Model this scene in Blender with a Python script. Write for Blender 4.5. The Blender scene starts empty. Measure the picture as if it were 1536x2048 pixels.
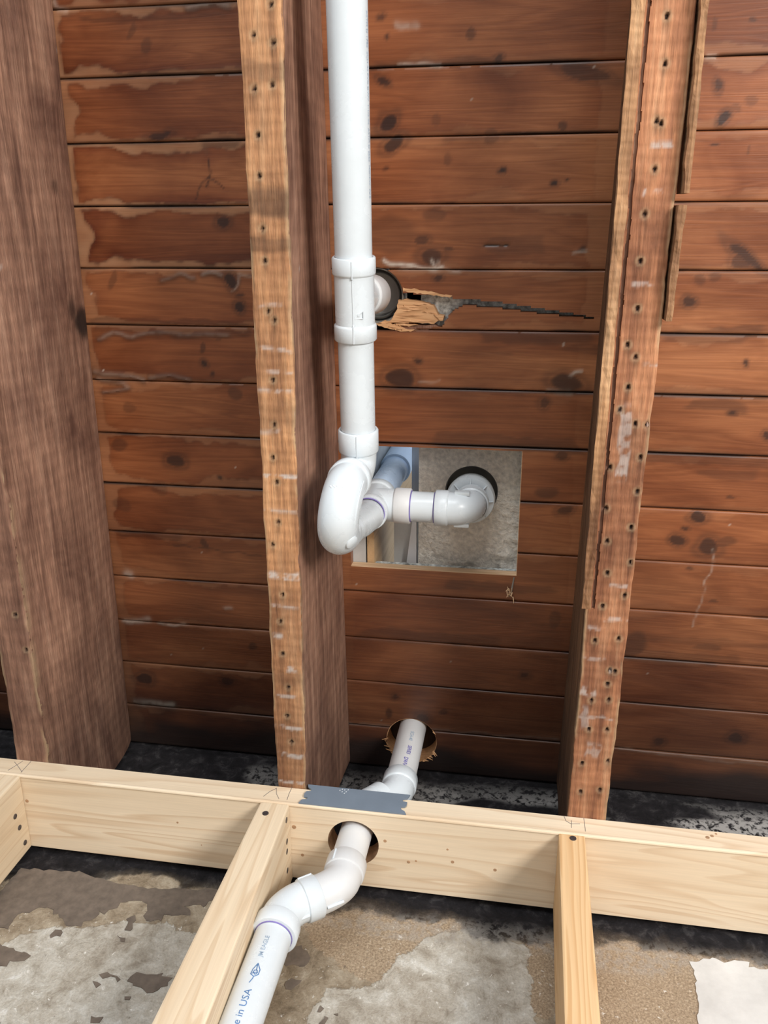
import bpy, bmesh, math, random
import numpy as np
from mathutils import Vector, Matrix
random.seed(4)
rng = np.random.default_rng(11)
SC = bpy.context.scene
COL = SC.collection

# ------------------------------------------------------------------ frame
# Working frame: x right, Y up (towards the boards overhead), Z back into the
# room (away from the masonry wall).  Real world: x, y = -Z, z = Y + EYE.
EYE = 1.35
def W(p):
    return (p[0], -p[2], p[1] + EYE)
FPX = 1719.83
PITCH, YAW, ROLL = 0.32832, -0.16973, -0.00576
def _axes():
    cp, sp, cy, sy = math.cos(PITCH), math.sin(PITCH), math.cos(YAW), math.sin(YAW)
    f = np.array([sy*cp, cy*cp, -sp]); r = np.array([cy, -sy, 0.]); u = np.cross(r, f)
    c, s = math.cos(ROLL), math.sin(ROLL)
    return c*r + s*u, -s*r + c*u, f
AR, AU, AF = _axes()

# ------------------------------------------------------------------ camera
cam = bpy.data.cameras.new('camera'); cam.sensor_width = 36; cam.lens = FPX/2048*36
cam.clip_start = .02; cam.clip_end = 60
co = bpy.data.objects.new('camera', cam); COL.objects.link(co); SC.camera = co
def wdir(v): return Vector((v[0], -v[2], v[1]))
m3 = Matrix((wdir(AR), wdir(AU), -wdir(AF))).transposed()
co.matrix_world = Matrix.Translation(Vector(W((0, 0, 0)))) @ m3.to_4x4()

# ------------------------------------------------------------------ world, light, exposure
wd = bpy.data.worlds.new('world'); SC.world = wd; wd.use_nodes = True
bg = wd.node_tree.nodes['Background']; bg.inputs[0].default_value = (.80, .90, 1.0, 1); bg.inputs[1].default_value = .55
def area(name, loc, target, size, power, color, sy=None):
    l = bpy.data.lights.new(name, 'AREA'); l.shape = 'RECTANGLE'; l.size = size; l.size_y = sy or size
    l.energy = power; l.color = color
    o = bpy.data.objects.new(name, l); COL.objects.link(o); o.location = loc
    o.rotation_euler = (Vector(target) - Vector(loc)).to_track_quat('-Z', 'Y').to_euler()
    return o
area('window_light', (1.9, -1.3, .45), (0, .2, 2.4), .8, 105, (1, .96, .91))
area('room_fill_light', (-.5, -3.2, .9), (-.1, .4, 2.2), 2.6, 80, (.95, .98, 1), 1.6)  # unseen fill lamp on the room side, added for ambient light
area('bathroom_window_light', (.9, -.3, 4.3), (-.2, .43, 2.8), 1.0, 9, (.66, .79, 1))
SC.view_settings.view_transform = 'Standard'; SC.view_settings.look = 'None'
SC.view_settings.exposure = 0.0; SC.view_settings.gamma = 1; SC.view_settings.use_curve_mapping = False

# ------------------------------------------------------------------ pixel -> frame helpers (measurements)
def ray(px, py):
    return AR*((px-768)/FPX) + AU*((1024-py)/FPX) + AF
def atY(px, py, Y): r = ray(px, py); return r*(Y/r[1])
def atZ(px, py, Z): r = ray(px, py); return r*(Z/r[2])
def atX(px, py, X): r = ray(px, py); return r*(X/r[0])

YF, YP, YB, YT = 1.065, 1.331, 1.027, 1.352      # joist undersides, boards, plate underside, backing
ZE, ZW = -.8193, -.966                          # room-side face of framing, masonry face

# ------------------------------------------------------------------ numpy noise
class VN:
    def __init__(s, seed):
        s.t = np.random.default_rng(seed).random((256, 256))
    def __call__(s, x, y):
        xi = np.floor(x).astype(int); yi = np.floor(y).astype(int)
        fx = x-xi; fy = y-yi; fx = fx*fx*(3-2*fx); fy = fy*fy*(3-2*fy)
        g = lambda a, b: s.t[a % 256, b % 256]
        return (g(xi, yi)*(1-fx)+g(xi+1, yi)*fx)*(1-fy)+(g(xi, yi+1)*(1-fx)+g(xi+1, yi+1)*fx)*fy
    def fbm(s, x, y, o=4):
        r = 0; a = .5
        for i in range(o):
            r = r + a*s(x*2**i+i*17.3, y*2**i+i*9.1); a *= .5
        return r/(1-.5**o)
VA, VBn, VC = VN(1), VN(2), VN(3)
def sstep(a, b, x):
    t = np.clip((x-a)/(b-a), 0, 1); return t*t*(3-2*t)

# ------------------------------------------------------------------ object helpers
def props(o, label=None, cat=None, group=None, kind=None):
    if label: o['label'] = label
    if cat: o['category'] = cat
    if group: o['group'] = group
    if kind: o['kind'] = kind
    return o
def empty(name, p, parent=None):
    o = bpy.data.objects.new(name, None); COL.objects.link(o); o.location = W(p); o.empty_display_size = .05
    return o
def wloc(o):
    v = Vector((0, 0, 0))
    while o: v = v + o.location; o = o.parent
    return v
def link(name, me, mat, parent=None, smooth=False, origin=None):
    o = bpy.data.objects.new(name, me); COL.objects.link(o)
    for mm in (mat if isinstance(mat, (list, tuple)) else [mat]): me.materials.append(mm)
    off = wloc(parent) if parent else Vector((0, 0, 0))
    if parent: o.parent = parent
    if origin is not None:
        org = Vector(W(origin)); o.location = org-off; off = org
    if off.length > 0: me.transform(Matrix.Translation(-off))
    if smooth:
        me.polygons.foreach_set('use_smooth', [True]*len(me.polygons))
        try: me.set_sharp_from_angle(angle=math.radians(smooth if smooth is not True else 40))
        except Exception: pass
    return o
def npmesh(name, V, Q, attr=None):
    """V (n,3) frame coords, Q (m,4) quads, attr (n,4) colours"""
    V = np.asarray(V, float); Q = np.asarray(Q, np.int32)
    P = np.stack([V[:, 0], -V[:, 2], V[:, 1]+EYE], 1)
    me = bpy.data.meshes.new(name)
    me.vertices.add(len(P)); me.vertices.foreach_set('co', P.ravel())
    k = Q.shape[1]
    me.loops.add(Q.size); me.loops.foreach_set('vertex_index', Q.ravel())
    me.polygons.add(len(Q)); me.polygons.foreach_set('loop_start', np.arange(0, Q.size, k, dtype=np.int32))
    me.polygons.foreach_set('loop_total', np.full(len(Q), k, np.int32))
    me.update(calc_edges=True); me.validate()
    if attr is not None:
        a = me.color_attributes.new('stain', 'FLOAT_COLOR', 'POINT')
        a.data.foreach_set('color', np.asarray(attr, np.float32).ravel())
    return me
class MB:
    def __init__(s): s.v = []; s.f = []; s.mi = []
    def add(s, vs, fs, mi=0):
        o = len(s.v); s.v += [tuple(v) for v in vs]; s.f += [tuple(i+o for i in f) for f in fs]; s.mi += [mi]*len(fs)
    def hexa(s, c, mi=0):   # 8 corners: (x0/x1,Y0/Y1,Z0/Z1) order x fastest then Y then Z
        s.add(c, [(0, 1, 3, 2), (4, 6, 7, 5), (0, 4, 5, 1), (2, 3, 7, 6), (0, 2, 6, 4), (1, 5, 7, 3)], mi)
    def box(s, x0, x1, y0, y1, z0, z1, mi=0):
        s.hexa([(x, y, z) for z in (z0, z1) for y in (y0, y1) for x in (x0, x1)], mi)
    def rings(s, R, cap=True, close=True, mi=0):
        n = len(R[0]); vs = [p for r in R for p in r]; fs = []
        for i in range(len(R)-1):
            for j in range(n if close else n-1):
                k = (j+1) % n; fs.append((i*n+j, i*n+k, (i+1)*n+k, (i+1)*n+j))
        if cap: fs.append(tuple(range(n))[::-1]); fs.append(tuple((len(R)-1)*n+j for j in range(n)))
        s.add(vs, fs, mi)
    def sweep(s, pts, rad, n=40, cap=True, mi=0):
        P = [np.array(p, float) for p in pts]
        if not hasattr(rad, '__len__'): rad = [rad]*len(P)
        T = []
        for i in range(len(P)):
            a = P[min(i+1, len(P)-1)]-P[i]; b = P[i]-P[max(i-1, 0)]
            a = a/(np.linalg.norm(a)+1e-12); b = b/(np.linalg.norm(b)+1e-12); t = a+b; T.append(t/np.linalg.norm(t))
        ref = np.array([1., 0, 0]) if abs(T[0][0]) < .8 else np.array([0, 1., 0])
        R = []
        for i, p in enumerate(P):
            u = ref-T[i]*np.dot(ref, T[i]); u /= np.linalg.norm(u); w = np.cross(T[i], u); ref = u
            R.append([p+rad[i]*(u*math.cos(a)+w*math.sin(a)) for a in np.linspace(0, 2*math.pi, n, endpoint=False)])
        s.rings(R, cap, True, mi)
    def lathe(s, p, d, prof, n=40, cap=False, mi=0):
        p = np.array(p, float); d = np.array(d, float); d /= np.linalg.norm(d)
        ref = np.array([1., 0, 0]) if abs(d[0]) < .8 else np.array([0, 1., 0])
        u = ref-d*np.dot(ref, d); u /= np.linalg.norm(u); w = np.cross(d, u)
        s.rings([[p+d*t+r*(u*math.cos(a)+w*math.sin(a)) for a in np.linspace(0, 2*math.pi, n, endpoint=False)] for t, r in prof], cap, True, mi)
    def prism(s, poly, ax, a0, a1, mi=0):
        """poly of 2D points extruded along axis ax from a0 to a1"""
        def p3(q, a): l = list(q); l.insert(ax, a); return tuple(l)
        n = len(poly)
        s.add([p3(q, a0) for q in poly]+[p3(q, a1) for q in poly],
              [tuple(range(n)), tuple(range(2*n-1, n-1, -1))]+[(i, (i+1) % n, n+(i+1) % n, n+i) for i in range(n)], mi)
    def build(s, name, mat, parent=None, smooth=False, bevel=0, origin=None, seg=2, tri=False):
        me = bpy.data.meshes.new(name); me.from_pydata([W(v) for v in s.v], [], s.f)
        me.polygons.foreach_set('material_index', s.mi)
        bm = bmesh.new(); bm.from_mesh(me)
        bmesh.ops.remove_doubles(bm, verts=bm.verts, dist=1e-6)
        if bevel:
            es = [e for e in bm.edges if len(e.link_faces) == 2 and e.calc_face_angle(0) > .6]
            bmesh.ops.bevel(bm, geom=es, offset=bevel, segments=seg, affect='EDGES', profile=.6)
        bmesh.ops.recalc_face_normals(bm, faces=bm.faces)
        if tri: bmesh.ops.triangulate(bm, faces=[f for f in bm.faces if len(f.verts) > 4])
        bm.to_mesh(me); bm.free()
        return link(name, me, mat, parent, smooth, origin)
def bend(a, c, b, n=10):
    """fillet a-c-b as a quarter style arc by quadratic blend (near circular)"""
    a, c, b = map(lambda q: np.array(q, float), (a, c, b)); out = []
    k = .5523
    p1 = a+(c-a)*k; p2 = b+(c-b)*k
    for t in np.linspace(0, 1, n+1):
        out.append((1-t)**3*a+3*(1-t)**2*t*p1+3*(1-t)*t*t*p2+t**3*b)
    return out

# ------------------------------------------------------------------ materials
def mat(name):
    m = bpy.data.materials.new(name); m.use_nodes = True
    return m, m.node_tree.nodes, m.node_tree.links, m.node_tree.nodes['Principled BSDF']
class NT:
    def __init__(s, name):
        s.m, s.N, s.L, s.b = mat(name)
    def n(s, t, **k):
        o = s.N.new(t)
        for a, v in k.items():
            if hasattr(o, a) and a not in ('inputs',): setattr(o, a, v)
        return o
    def put(s, sock, v):
        if v is None: return
        if hasattr(v, 'is_linked') or hasattr(v, 'links'): s.L.new(v, sock)
        else: sock.default_value = v
    def coords(s, scale=(1, 1, 1), rand=True):
        tc = s.n('ShaderNodeTexCoord'); mp = s.n('ShaderNodeMapping'); mp.inputs['Scale'].default_value = scale
        src = tc.outputs['Object']
        if rand:
            oi = s.n('ShaderNodeObjectInfo'); ad = s.n('ShaderNodeVectorMath', operation='MULTIPLY_ADD')
            s.L.new(oi.outputs['Random'], ad.inputs[0]); ad.inputs[1].default_value = (37, 23, 51); s.L.new(src, ad.inputs[2]); src = ad.outputs[0]
        s.L.new(src, mp.inputs['Vector']); return mp.outputs[0]
    def noise(s, vec, scale=5, detail=6, rough=.6, dist=0):
        o = s.n('ShaderNodeTexNoise'); s.L.new(vec, o.inputs['Vector']); o.inputs['Scale'].default_value = scale
        o.inputs['Detail'].default_value = detail; o.inputs['Roughness'].default_value = rough; o.inputs['Distortion'].default_value = dist
        return o.outputs['Fac']
    def ramp(s, fac, stops, interp='LINEAR'):
        o = s.n('ShaderNodeValToRGB'); o.color_ramp.interpolation = interp; e = o.color_ramp.elements
        while len(e) < len(stops): e.new(.5)
        for i, (p, c) in enumerate(stops):
            e[i].position = p; e[i].color = (c, c, c, 1) if not hasattr(c, '__len__') else (*c, 1)
        s.L.new(fac, o.inputs[0]); return o.outputs[0]
    def mix(s, a, b, fac, blend='MIX'):
        o = s.n('ShaderNodeMix', data_type='RGBA', blend_type=blend)
        s.put(o.inputs[0], fac)
        for sk, v in ((o.inputs[6], a), (o.inputs[7], b)):
            if isinstance(v, tuple): sk.default_value = (*v[:3], 1)
            else: s.L.new(v, sk)
        return o.outputs[2]
    def math(s, op, a, b=0.0, clamp=False):
        o = s.n('ShaderNodeMath', operation=op); o.use_clamp = clamp
        s.put(o.inputs[0], a); s.put(o.inputs[1], b); return o.outputs[0]
    def attr(s, name='stain'):
        a = s.n('ShaderNodeVertexColor'); a.layer_name = name
        sp = s.n('ShaderNodeSeparateColor'); s.L.new(a.outputs[0], sp.inputs[0])
        return sp.outputs[0], sp.outputs[1], sp.outputs[2], a.outputs[1]
    def bump(s, h, strength=.3, dist=.002, prev=None):
        o = s.n('ShaderNodeBump'); o.inputs['Strength'].default_value = strength; o.inputs['Distance'].default_value = dist
        s.L.new(h, o.inputs['Height'])
        if prev is not None: s.L.new(prev, o.inputs['Normal'])
        return o.outputs[0]
    def done(s, col, rough=.6, normal=None, spec=.5, coat=0):
        s.put(s.b.inputs['Base Color'], col if not isinstance(col, tuple) else (*col[:3], 1))
        s.put(s.b.inputs['Roughness'], rough)
        s.put(s.b.inputs['Specular IOR Level'], spec)
        if normal is not None: s.L.new(normal, s.b.inputs['Normal'])
        if coat: s.b.inputs['Coat Weight'].default_value = coat
        return s.m

# real axes: x along boards, y across boards, z up
def m_board():
    t = NT('old_pine_boards')
    v = t.coords((.9, 13, 10)); v2 = t.coords((6, 260, 60)); v3 = t.coords((2.6, 6, 3)); v4 = t.coords((1.6, 5, 3))
    g = t.noise(v, 2.2, 3, .5, .5); fine = t.noise(v2, 2, 3, .6); blot = t.noise(v3, 1.6, 5, .55, .8); hue = t.noise(v4, 1.3, 3, .5, .4)
    R, G, B, A = t.attr()
    vn = t.n('ShaderNodeAttribute'); vn.attribute_name = 'varnish'
    line = t.math('PINGPONG', t.math('MULTIPLY', g, 9.0), .5)
    base = t.ramp(hue, [(.3, (.205, .064, .023)), (.5, (.325, .116, .044)), (.7, (.44, .182, .075))])
    base = t.mix(base, t.ramp(line, [(0, (.78, .72, .68)), (.5, (1.08, 1.08, 1.08))]), .8, 'MULTIPLY')
    base = t.mix(base, t.ramp(blot, [(.32, (.62, .52, .48)), (.6, (1.1, 1.08, 1.05))]), .9, 'MULTIPLY')
    oi = t.n('ShaderNodeObjectInfo')
    base = t.mix(base, t.ramp(oi.outputs['Random'], [(0, (.82, .78, .76)), (1, (1.15, 1.12, 1.1))]), 1, 'MULTIPLY')
    base = t.mix(base, t.ramp(fine, [(.3, .85), (.7, 1.08)]), .7, 'MULTIPLY')
    base = t.mix(base, (.40, .24, .22), vn.outputs['Fac'], 'MULTIPLY')              # thick dark varnish
    base = t.mix(base, (.36, .185, .095), t.math('MULTIPLY', G, .8))              # bare, dusty wood
    base = t.mix(base, (.032, .013, .009), R)                                     # knots
    base = t.mix(base, (.60, .52, .44), B)                                        # pale crust
    base = t.mix(base, (.012, .010, .010), A)                                     # soot, tar and painted-in shade
    rough = t.math('ADD', t.ramp(blot, [(.3, .30), (.7, .48)]), t.math('MULTIPLY', G, .25))
    nm = t.bump(fine, .2, .0012); nm = t.bump(line, .12, .0012, nm)
    return t.done(base, rough, nm, .45)
def m_joist(name, cols, saw, along, rough=.72, spk=.0):
    t = NT(name)
    v = t.coords((30, 1.6, 30)); v2 = t.coords((330, 22, 330)); v3 = t.coords((9, 5, 9))
    g = t.noise(v, 2.5, 8, .62, .5); fine = t.noise(v2, 1, 4, .65); blot = t.noise(v3, 1.4, 5, .6, .5)
    R, G, B, A = t.attr()
    base = t.ramp(g, [(.25, cols[0]), (.5, cols[1]), (.75, cols[2])])
    base = t.mix(base, t.ramp(blot, [(.32, (.5, .42, .42)), (.66, (1.3, 1.25, 1.2))]), .9, 'MULTIPLY')
    base = t.mix(base, t.ramp(fine, [(.3, .62), (.7, 1.3)]), .75, 'MULTIPLY')
    wv = t.n('ShaderNodeTexWave', wave_type='BANDS', bands_direction='Y'); wv.inputs['Scale'].default_value = saw
    wv.inputs['Distortion'].default_value = 2.2; wv.inputs['Detail'].default_value = 3; wv.inputs['Detail Scale'].default_value = 2.5
    t.L.new(t.coords((1, 1, 1)), wv.inputs['Vector'])
    base = t.mix(base, t.ramp(wv.outputs['Fac'], [(.2, .8), (.8, 1.1)]), .22, 'MULTIPLY')
    base = t.mix(base, (.50, .36, .21), t.math('MULTIPLY', G, .8))
    base = t.mix(base, (.014, .009, .008), R)
    base = t.mix(base, (.56, .50, .46), B)
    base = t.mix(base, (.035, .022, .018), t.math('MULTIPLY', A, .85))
    nm = t.bump(fine, .6, .0025); nm = t.bump(wv.outputs['Fac'], .3, .0012, nm); nm = t.bump(g, .35, .004, nm)
    return t.done(base, rough, nm, .25)
def m_plain(name, col, rough=.5, nscale=40, amt=.12, bump=0, spec=.5, bd=.001):
    t = NT(name); v = t.coords((1, 1, 1)); nz = t.noise(v, nscale, 6, .6)
    c = t.mix(col, t.ramp(nz, [(.3, 1-amt), (.7, 1+amt)]), 1, 'MULTIPLY')
    return t.done(c, rough, t.bump(nz, bump, bd) if bump else None, spec)
def m_pvc(name, col, spec=.5, rough=.20):
    t = NT(name); v = t.coords((1, 1, 1)); nz = t.noise(v, 18, 5, .6); sc = t.noise(t.coords((90, 90, 90)), 1.6, 4, .6)
    c = t.mix(col, t.ramp(nz, [(.3, (.95, .945, .94)), (.7, (1.03, 1.03, 1.03))]), 1, 'MULTIPLY')
    c = t.mix(c, (.45, .42, .40), t.ramp(sc, [(.70, 0), (.80, .22)]))
    return t.done(c, t.ramp(nz, [(.3, rough), (.7, rough+.12)]), t.bump(nz, .05, .0006), spec)
def m_lumber(name, axis, col=(.79, .66, .495), dark=(.60, .42, .26), rings=13, warp=.05):
    t = NT(name)
    sc = [9, 9, 9]; sc[axis] = .55; fs = [420, 420, 420]; fs[axis] = 9; ls = [5, 5, 5]; ls[axis] = 1.2
    g = t.noise(t.coords(tuple(sc)), 1.6, 2.2, .45, .35); fine = t.noise(t.coords(tuple(fs)), 1, 3, .6); low = t.noise(t.coords(tuple(ls)), 1.2, 3, .5)
    fr = t.math('FRACT', t.math('MULTIPLY', g, float(rings)))
    line = t.ramp(fr, [(0, 0), (.55, .18), (.88, .85), (.96, .55), (1, 0)])
    c = t.mix(col, dark, t.math('MULTIPLY', line, t.ramp(low, [(.3, .35), (.65, .8)])))
    c = t.mix(c, t.ramp(low, [(.3, (.90, .86, .80)), (.7, (1.06, 1.06, 1.06))]), .9, 'MULTIPLY')
    c = t.mix(c, t.ramp(fine, [(.3, .93), (.7, 1.05)]), .8, 'MULTIPLY')
    kn = t.noise(t.coords((7, 7, 7)), 1, 3, .5); c = t.mix(c, (.60, .38, .2), t.ramp(kn, [(.70, 0), (.80, .5)]))
    return t.done(c, .62, t.bump(fine, .15, .0006), .3)
def m_masonry():
    t = NT('masonry_wall'); v = t.coords((1, 1, 1), False)
    big = t.noise(v, 8, 8, .68, .6); mid = t.noise(v, 38, 9, .72, .5); gr = t.noise(v, 330, 6, .75); sp = t.noise(v, 95, 7, .65, .4)
    R, G, B, A = t.attr()
    c = t.ramp(mid, [(.30, (.17, .135, .098)), (.47, (.315, .262, .195)), (.62, (.42, .37, .295)), (.75, (.52, .48, .41))])
    c = t.mix(c, t.ramp(big, [(.38, (.72, .68, .63)), (.62, (1.15, 1.14, 1.12))]), 1, 'MULTIPLY')
    tan = t.ramp(gr, [(.3, (.19, .135, .09)), (.5, (.335, .25, .168)), (.7, (.50, .41, .30))])
    edge = t.noise(v, 26, 8, .7, .6)
    crisp = lambda m_: t.ramp(t.math('ADD', m_, t.math('MULTIPLY', t.math('SUBTRACT', edge, .5), 1.5)), [(.47, 0), (.53, 1)])
    cB, cG = crisp(B), crisp(G)
    c = t.mix(c, tan, t.math('MULTIPLY', cB, .85))
    pal = t.ramp(mid, [(.33, (.30, .265, .215)), (.47, (.44, .41, .355)), (.6, (.54, .52, .47)), (.72, (.68, .675, .65))])
    c = t.mix(c, pal, t.math('MULTIPLY', cG, t.ramp(big, [(.38, .55), (.52, 1)])))
    c = t.mix(c, (.76, .74, .70), t.math('MULTIPLY', t.ramp(sp, [(.63, 0), (.68, .85)]), t.math('SUBTRACT', 1.0, R, True)))
    c = t.mix(c, (.12, .095, .075), t.math('MULTIPLY', t.ramp(sp, [(.30, .8), (.345, 0)]), .8))
    c = t.mix(c, t.ramp(gr, [(.3, .86), (.7, 1.42)]), .8, 'MULTIPLY')
    tar = t.ramp(mid, [(.32, (.006, .0055, .006)), (.54, (.020, .018, .020)), (.74, (.085, .08, .08))])
    cR = t.ramp(t.math('ADD', R, t.math('MULTIPLY', t.math('SUBTRACT', edge, .5), .7)), [(.30, 0), (.46, .82), (.8, 1)])
    c = t.mix(c, tar, cR)
    c = t.mix(c, (.40, .385, .365), t.math('MULTIPLY', A, t.ramp(sp, [(.42, 0), (.52, 1)])))
    nm = t.bump(gr, .55, .003); nm = t.bump(mid, .5, .006, nm); nm = t.bump(cG, .5, .0015, nm)
    return t.done(c, .85, nm, .2)

M = {}
M['board'] = m_board()
M['hole_dark'] = m_plain('dark_hole_shade', (.045, .026, .018), .8, 30, .3)  # shade of the void above the riser hole, as a colour
M['joist_face'] = m_joist('rough_sawn_joist_underside', [(.20, .095, .05), (.45, .235, .115), (.62, .38, .21)], 22, 1)
M['joist_face_red'] = m_joist('rough_sawn_reddish_underside', [(.20, .082, .045), (.42, .195, .10), (.58, .33, .19)], 22, 1)
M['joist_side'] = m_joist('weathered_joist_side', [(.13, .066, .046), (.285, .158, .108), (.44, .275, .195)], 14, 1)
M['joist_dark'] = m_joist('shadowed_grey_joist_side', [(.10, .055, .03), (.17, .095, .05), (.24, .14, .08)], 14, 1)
M['lath'] = m_joist('rough_lath', [(.17, .08, .038), (.38, .215, .11), (.54, .35, .20)], 30, 1)
M['pvc'] = m_pvc('white_pvc', (.69, .745, .785))
M['pvc_dirty'] = m_pvc('scuffed_white_pvc', (.67, .675, .68), .45, .36)
M['pvc_skylit'] = m_pvc('pvc_blue_light_tint', (.60, .75, .97))  # white pvc with the blue of skylight put into its colour
M['primer'] = m_plain('purple_primer', (.20, .16, .42), .4, 60, .3)
M['ink'] = m_plain('blue_print_ink', (.10, .22, .45), .5, 60, .2)
M['ink2'] = m_plain('violet_print_ink', (.13, .11, .42), .5, 60, .2)
M['ink3'] = m_plain('faint_grey_print_ink', (.33, .43, .55), .5, 60, .2)
M['pencil'] = m_plain('pencil_graphite', (.16, .14, .14), .6, 200, .3)
M['plate'] = m_lumber('new_pine_plate', 0)
M['stud'] = m_lumber('new_pine_stud', 2, (.78, .64, .465), (.61, .43, .265))
M['stud_orange'] = m_lumber('new_fir_stud', 2, (.76, .53, .30), (.52, .26, .09), 16)
M['hole'] = m_plain('fresh_cut_wood', (.42, .25, .14), .7, 90, .3, .4)
M['steel'] = m_plain('grey_painted_steel', (.175, .215, .265), .42, 30, .06, .05)
M['nail'] = m_plain('dark_nail_head', (.10, .085, .085), .45, 200, .3)
M['nail'].node_tree.nodes['Principled BSDF'].inputs['Metallic'].default_value = .6
M['scratch'] = m_plain('bare_white_scratch', (.72, .74, .76), .5, 200, .1)
M['mason'] = m_masonry()
M['adhesive'] = m_plain('dark_adhesive', (.145, .115, .092), .75, 70, .25, .3)
M['white_paint'] = m_plain('flaking_white_paint', (.60, .595, .58), .6, 22, .12, .35, .4, .004)
M['lime'] = m_plain('pale_lime_wash', (.60, .575, .53), .8, 45, .3, .5, .3, .003)
M['glass_fibre'] = m_plain('sprayed_glass_fibre', (.82, .76, .67), .40, 130, .25, 1.0, .6, .007)
M['raw'] = m_lumber('raw_split_wood', 0, (.72, .42, .22), (.42, .20, .08), 26)
M['cut'] = m_lumber('fresh_sawn_edge', 0, (.74, .53, .34), (.5, .29, .15), 20)
M['mortar'] = m_plain('grey_mortar_bed', (.62, .66, .65), .7, 110, .75, .8, .4, .004)
M['sleeve'] = m_plain('old_grey_sleeve', (.25, .23, .20), .45, 40, .3, .1)
M['rubber'] = m_plain('black_rubber', (.11, .108, .10), .5, 40, .2)
M['sheet'] = m_plain('pale_plasterboard', (.52, .51, .49), .8, 25, .1, .1)
M['upstud'] = m_lumber('bathroom_stud', 2, (.60, .40, .22), (.42, .25, .12))
M['enamel'] = m_plain('white_tub_shell', (.62, .61, .62), .35, 12, .05)
M['slab'] = m_plain('concrete_slab', (.60, .58, .55), .85, 12, .2, .3)

# ================================================================== STRUCTURE
# ---------------------------------------------------------------- ceiling boards
ROWS = [.84, .748, .657, .566, .475, .384, .293, .202, .112, .0206, -.0719, -.161, -.2516, -.342, -.431, -.520, -.607, -.695, -.781, -.872, -.957]
XL, XR = -1.75, 1.35
FL, FR = -1.12, .80                              # finely modelled stretch
OPEN = (-.286, -.006, -.561, -.3475)             # opening sawn for the tub drain x0 x1 z0 z1
THOLE = (-.2395, -.112, .043)                    # round hole above the tee
RHOLE = (-.180, -.896, .046)                     # round hole for the riser
def pxpoly(pts, Y): return np.array([atY(x, y, Y)[[0, 2]] for x, y in pts])
GAP = pxpoly([(800, 586), (868, 589), (905, 596), (990, 603), (1090, 618), (1188, 634), (1188, 638), (1080, 627), (985, 615), (930, 611), (905, 622), (893, 640), (886, 652), (876, 655),
              (790, 660), (740, 660), (740, 640)], YP)
def inpoly(x, z, P):
    r = np.zeros(x.shape, bool); n = len(P)
    for i in range(n):
        x1, z1 = P[i]; x2, z2 = P[(i+1) % n]
        c = ((z1 > z) != (z2 > z)) & (x < (x2-x1)*(z-z1)/(z2-z1+1e-12)+x1); r ^= c
    return r
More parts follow.
